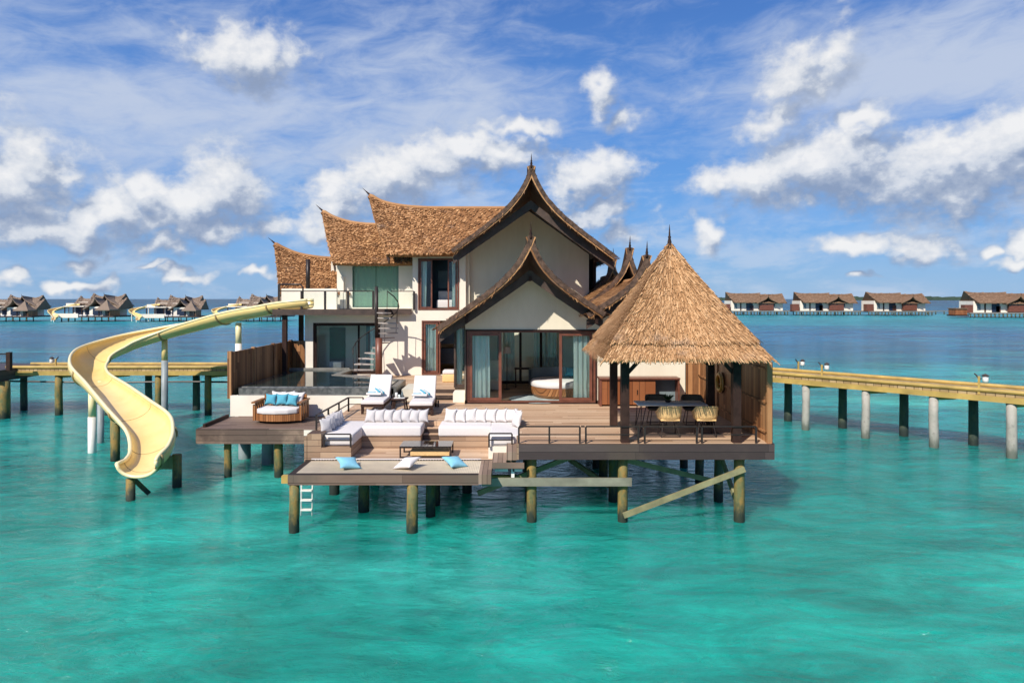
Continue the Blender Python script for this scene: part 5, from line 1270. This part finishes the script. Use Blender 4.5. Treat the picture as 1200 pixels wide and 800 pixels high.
b = MB(); b.box(TX0-.15, TX1+.25, 17.75, 19.9, 2.004, 2.012); tag(b.build('outdoor_rug', 'deck_dark'), 'dark flat rug under the dining table and chairs', 'rug')
lr = thing('life_ring', 'yellow life ring hanging on the right board fence inside the pavilion', 'life ring', (6.33, 20.8, 3.05))
b = MB(); b.torus((6.33, 20.8, 3.05), .25, .062, 'x'); b.build('ring', 'yellow_ring', lr, smooth=True)
b = MB(); b.torus((6.33, 20.8, 3.05), .32, .012, 'x', 24, 5); b.build('grab_rope', 'rattan', lr)
# bedroom
bed = thing('round_bed', 'round bed with white mattress on a brown woven base, just inside the open bedroom doors', 'bed', (1.75, 24.9, 2.03))
b = MB(); b.lathe((1.75, 25.0, 2.04), [(0, 0), (.92, 0), (1.02, .12), (1.08, .38), (0, .38)], 48); b.build('base', 'teak', bed, smooth=False)
b = MB(); b.lathe((1.75, 25.0, 2.42), [(0, 0), (1.04, 0), (1.08, .05), (1.08, .17), (1.02, .23), (0, .25)], 48); b.build('mattress', 'fabric', bed, smooth=True)
rows = []
for i in range(25):
    a = R(20+140*i/24); rows.append([(1.75+1.10*math.cos(a), 25.0+1.10*math.sin(a), z) for z in (2.4, 3.0)]+[(1.75+1.2*math.cos(a), 25.0+1.2*math.sin(a), z) for z in (3.0, 2.4)])
b = MB(); b.grid(rows); b.build('headboard', 'slate', bed)
b = MB(); b.lathe((.95, 24.35, 2.035), [(0, 0), (1.05, 0), (1.05, .012), (0, .014)], 40); tag(b.build('round_rug', 'rug'), 'grey patterned round rug beside the round bed', 'rug')
cushion((2.25, 25.5, 2.86), (R(50), 0, R(-20)), (.6, .45, .2), 'aqua', 'blue cushion at the head of the round bed', None, 91)
ds = thing('writing_desk', 'slim dark desk against the glazing at the back of the bedroom', 'desk', (.9, 27.6, 2.03))
b = MB(); b.box(.1, 1.9, 27.4, 27.9, 2.76, 2.80); b.build('desk_top', 'darkwood', ds)
for x in (.15, 1.0, 1.85):
    b = MB(); b.box(x-.025, x+.025, 27.42, 27.88, 2.03, 2.76); b.build('leg', 'darkwood', ds)
ac = thing('bedroom_armchair', 'pale armchair at the left inside the bedroom', 'armchair', (-.75, 26.4, 2.03))
rbox(-1.1, -.45, 26.1, 26.8, 2.12, 2.5, 'seat', 'pad', ac, .06); rbox(-1.1, -.45, 26.75, 26.95, 2.12, 3.2, 'backrest', 'pad', ac, .06)
lamp_ = thing('floor_lamp', 'thin floor lamp with pale shade behind the bed', 'lamp', (-.2, 26.9, 2.03))
b = MB(); b.cyl((-.2, 26.9, 2.03), (-.2, 26.9, 3.5), .015, n=8); b.lathe((-.2, 26.9, 2.03), [(0, 0), (.13, 0), (.13, .02), (0, .03)], 16); b.build('stand', 'dark_metal', lamp_)
b = MB(); b.lathe((-.2, 26.9, 3.45), [(.16, 0), (.12, .25)], 16); b.build('lamp_shade', 'fabric', lamp_)
# living room shelf, ottoman, upper armchair, pool room things
sh = thing('living_room_shelf', 'dark shelf unit with small ornaments inside the living room opening', 'shelf', (-3.0, 31.2, FL))
b = MB(); b.box(-3.6, -2.2, 31.0, 31.5, FL+.35, FL+1.05); b.box(-3.6, -2.2, 31.0, 31.5, FL+1.25, FL+1.9); b.build('cabinet', 'navy', sh)
b = MB(); b.box(-3.55, -3.5, 31.05, 31.45, FL+.02, FL+1.9); b.box(-2.3, -2.25, 31.05, 31.45, FL+.02, FL+1.9); b.build('leg', 'darkwood', sh)
for i, x in enumerate((-3.3, -2.95, -2.55)):
    b = MB(); b.lathe((x, 31.2, FL+1.9), [(0, 0), (.06, 0), (.1, .12), (.04, .2+.05*i), (.05, .26+.05*i), (0, .26+.05*i)], 14); b.build('ornament', 'darkwood', sh, smooth=True)
ot = thing('ottoman', 'low rattan ottoman with white pad in front of the glass panel', 'ottoman', (-2.45, 27.2, FL))
b = MB(); b.box(-2.75, -2.2, 26.9, 27.5, FL+.01, FL+.32); b.build('base', 'rattan', ot, bevel=.03); rbox(-2.74, -2.21, 26.91, 27.49, FL+.325, FL+.47, 'pad', 'fabric', ot, .04)
ua = thing('upstairs_armchair', 'white armchair behind the upper bedroom window', 'armchair', (-2.85, 30.3, 5.12))
rbox(-3.3, -2.4, 29.85, 30.6, 5.2, 5.55, 'seat', 'fabric', ua, .05); rbox(-3.3, -2.4, 30.5, 30.7, 5.3, 5.95, 'backrest', 'fabric', ua, .05)
for x in (-3.25, -2.45):
    for y in (29.9, 30.6):
        b = MB(); b.cyl((x, y, 5.03), (x, y, 5.22), .02, n=6); b.build('leg', 'darkwood', ua)
st2 = thing('bathroom_stool', 'small white stool behind the pool-side glazing', 'stool', (-7.9, 30.6, FL))
rbox(-8.15, -7.6, 30.4, 30.9, FL+.03, FL+.5, 'seat', 'fabric', st2, .04)
bn = thing('basin_stand', 'white washbasin stand behind the right part of the pool-side glazing', 'washbasin', (-6.15, 30.6, FL))
b = MB(); b.lathe((-6.2, 30.55, FL+.02), [(0, 0), (.14, 0), (.10, .1), (.10, .55), (.30, .7), (.32, .82), (0, .8)], 20); b.build('basin', 'lamp_white', bn, smooth=True)
b = MB(); b.lathe((-6.2, 30.55, FL+.95), [(0, 0), (.12, .05), (.14, .15), (.08, .25), (0, .28)], 16); b.build('vase', 'lamp_white', bn, smooth=True)
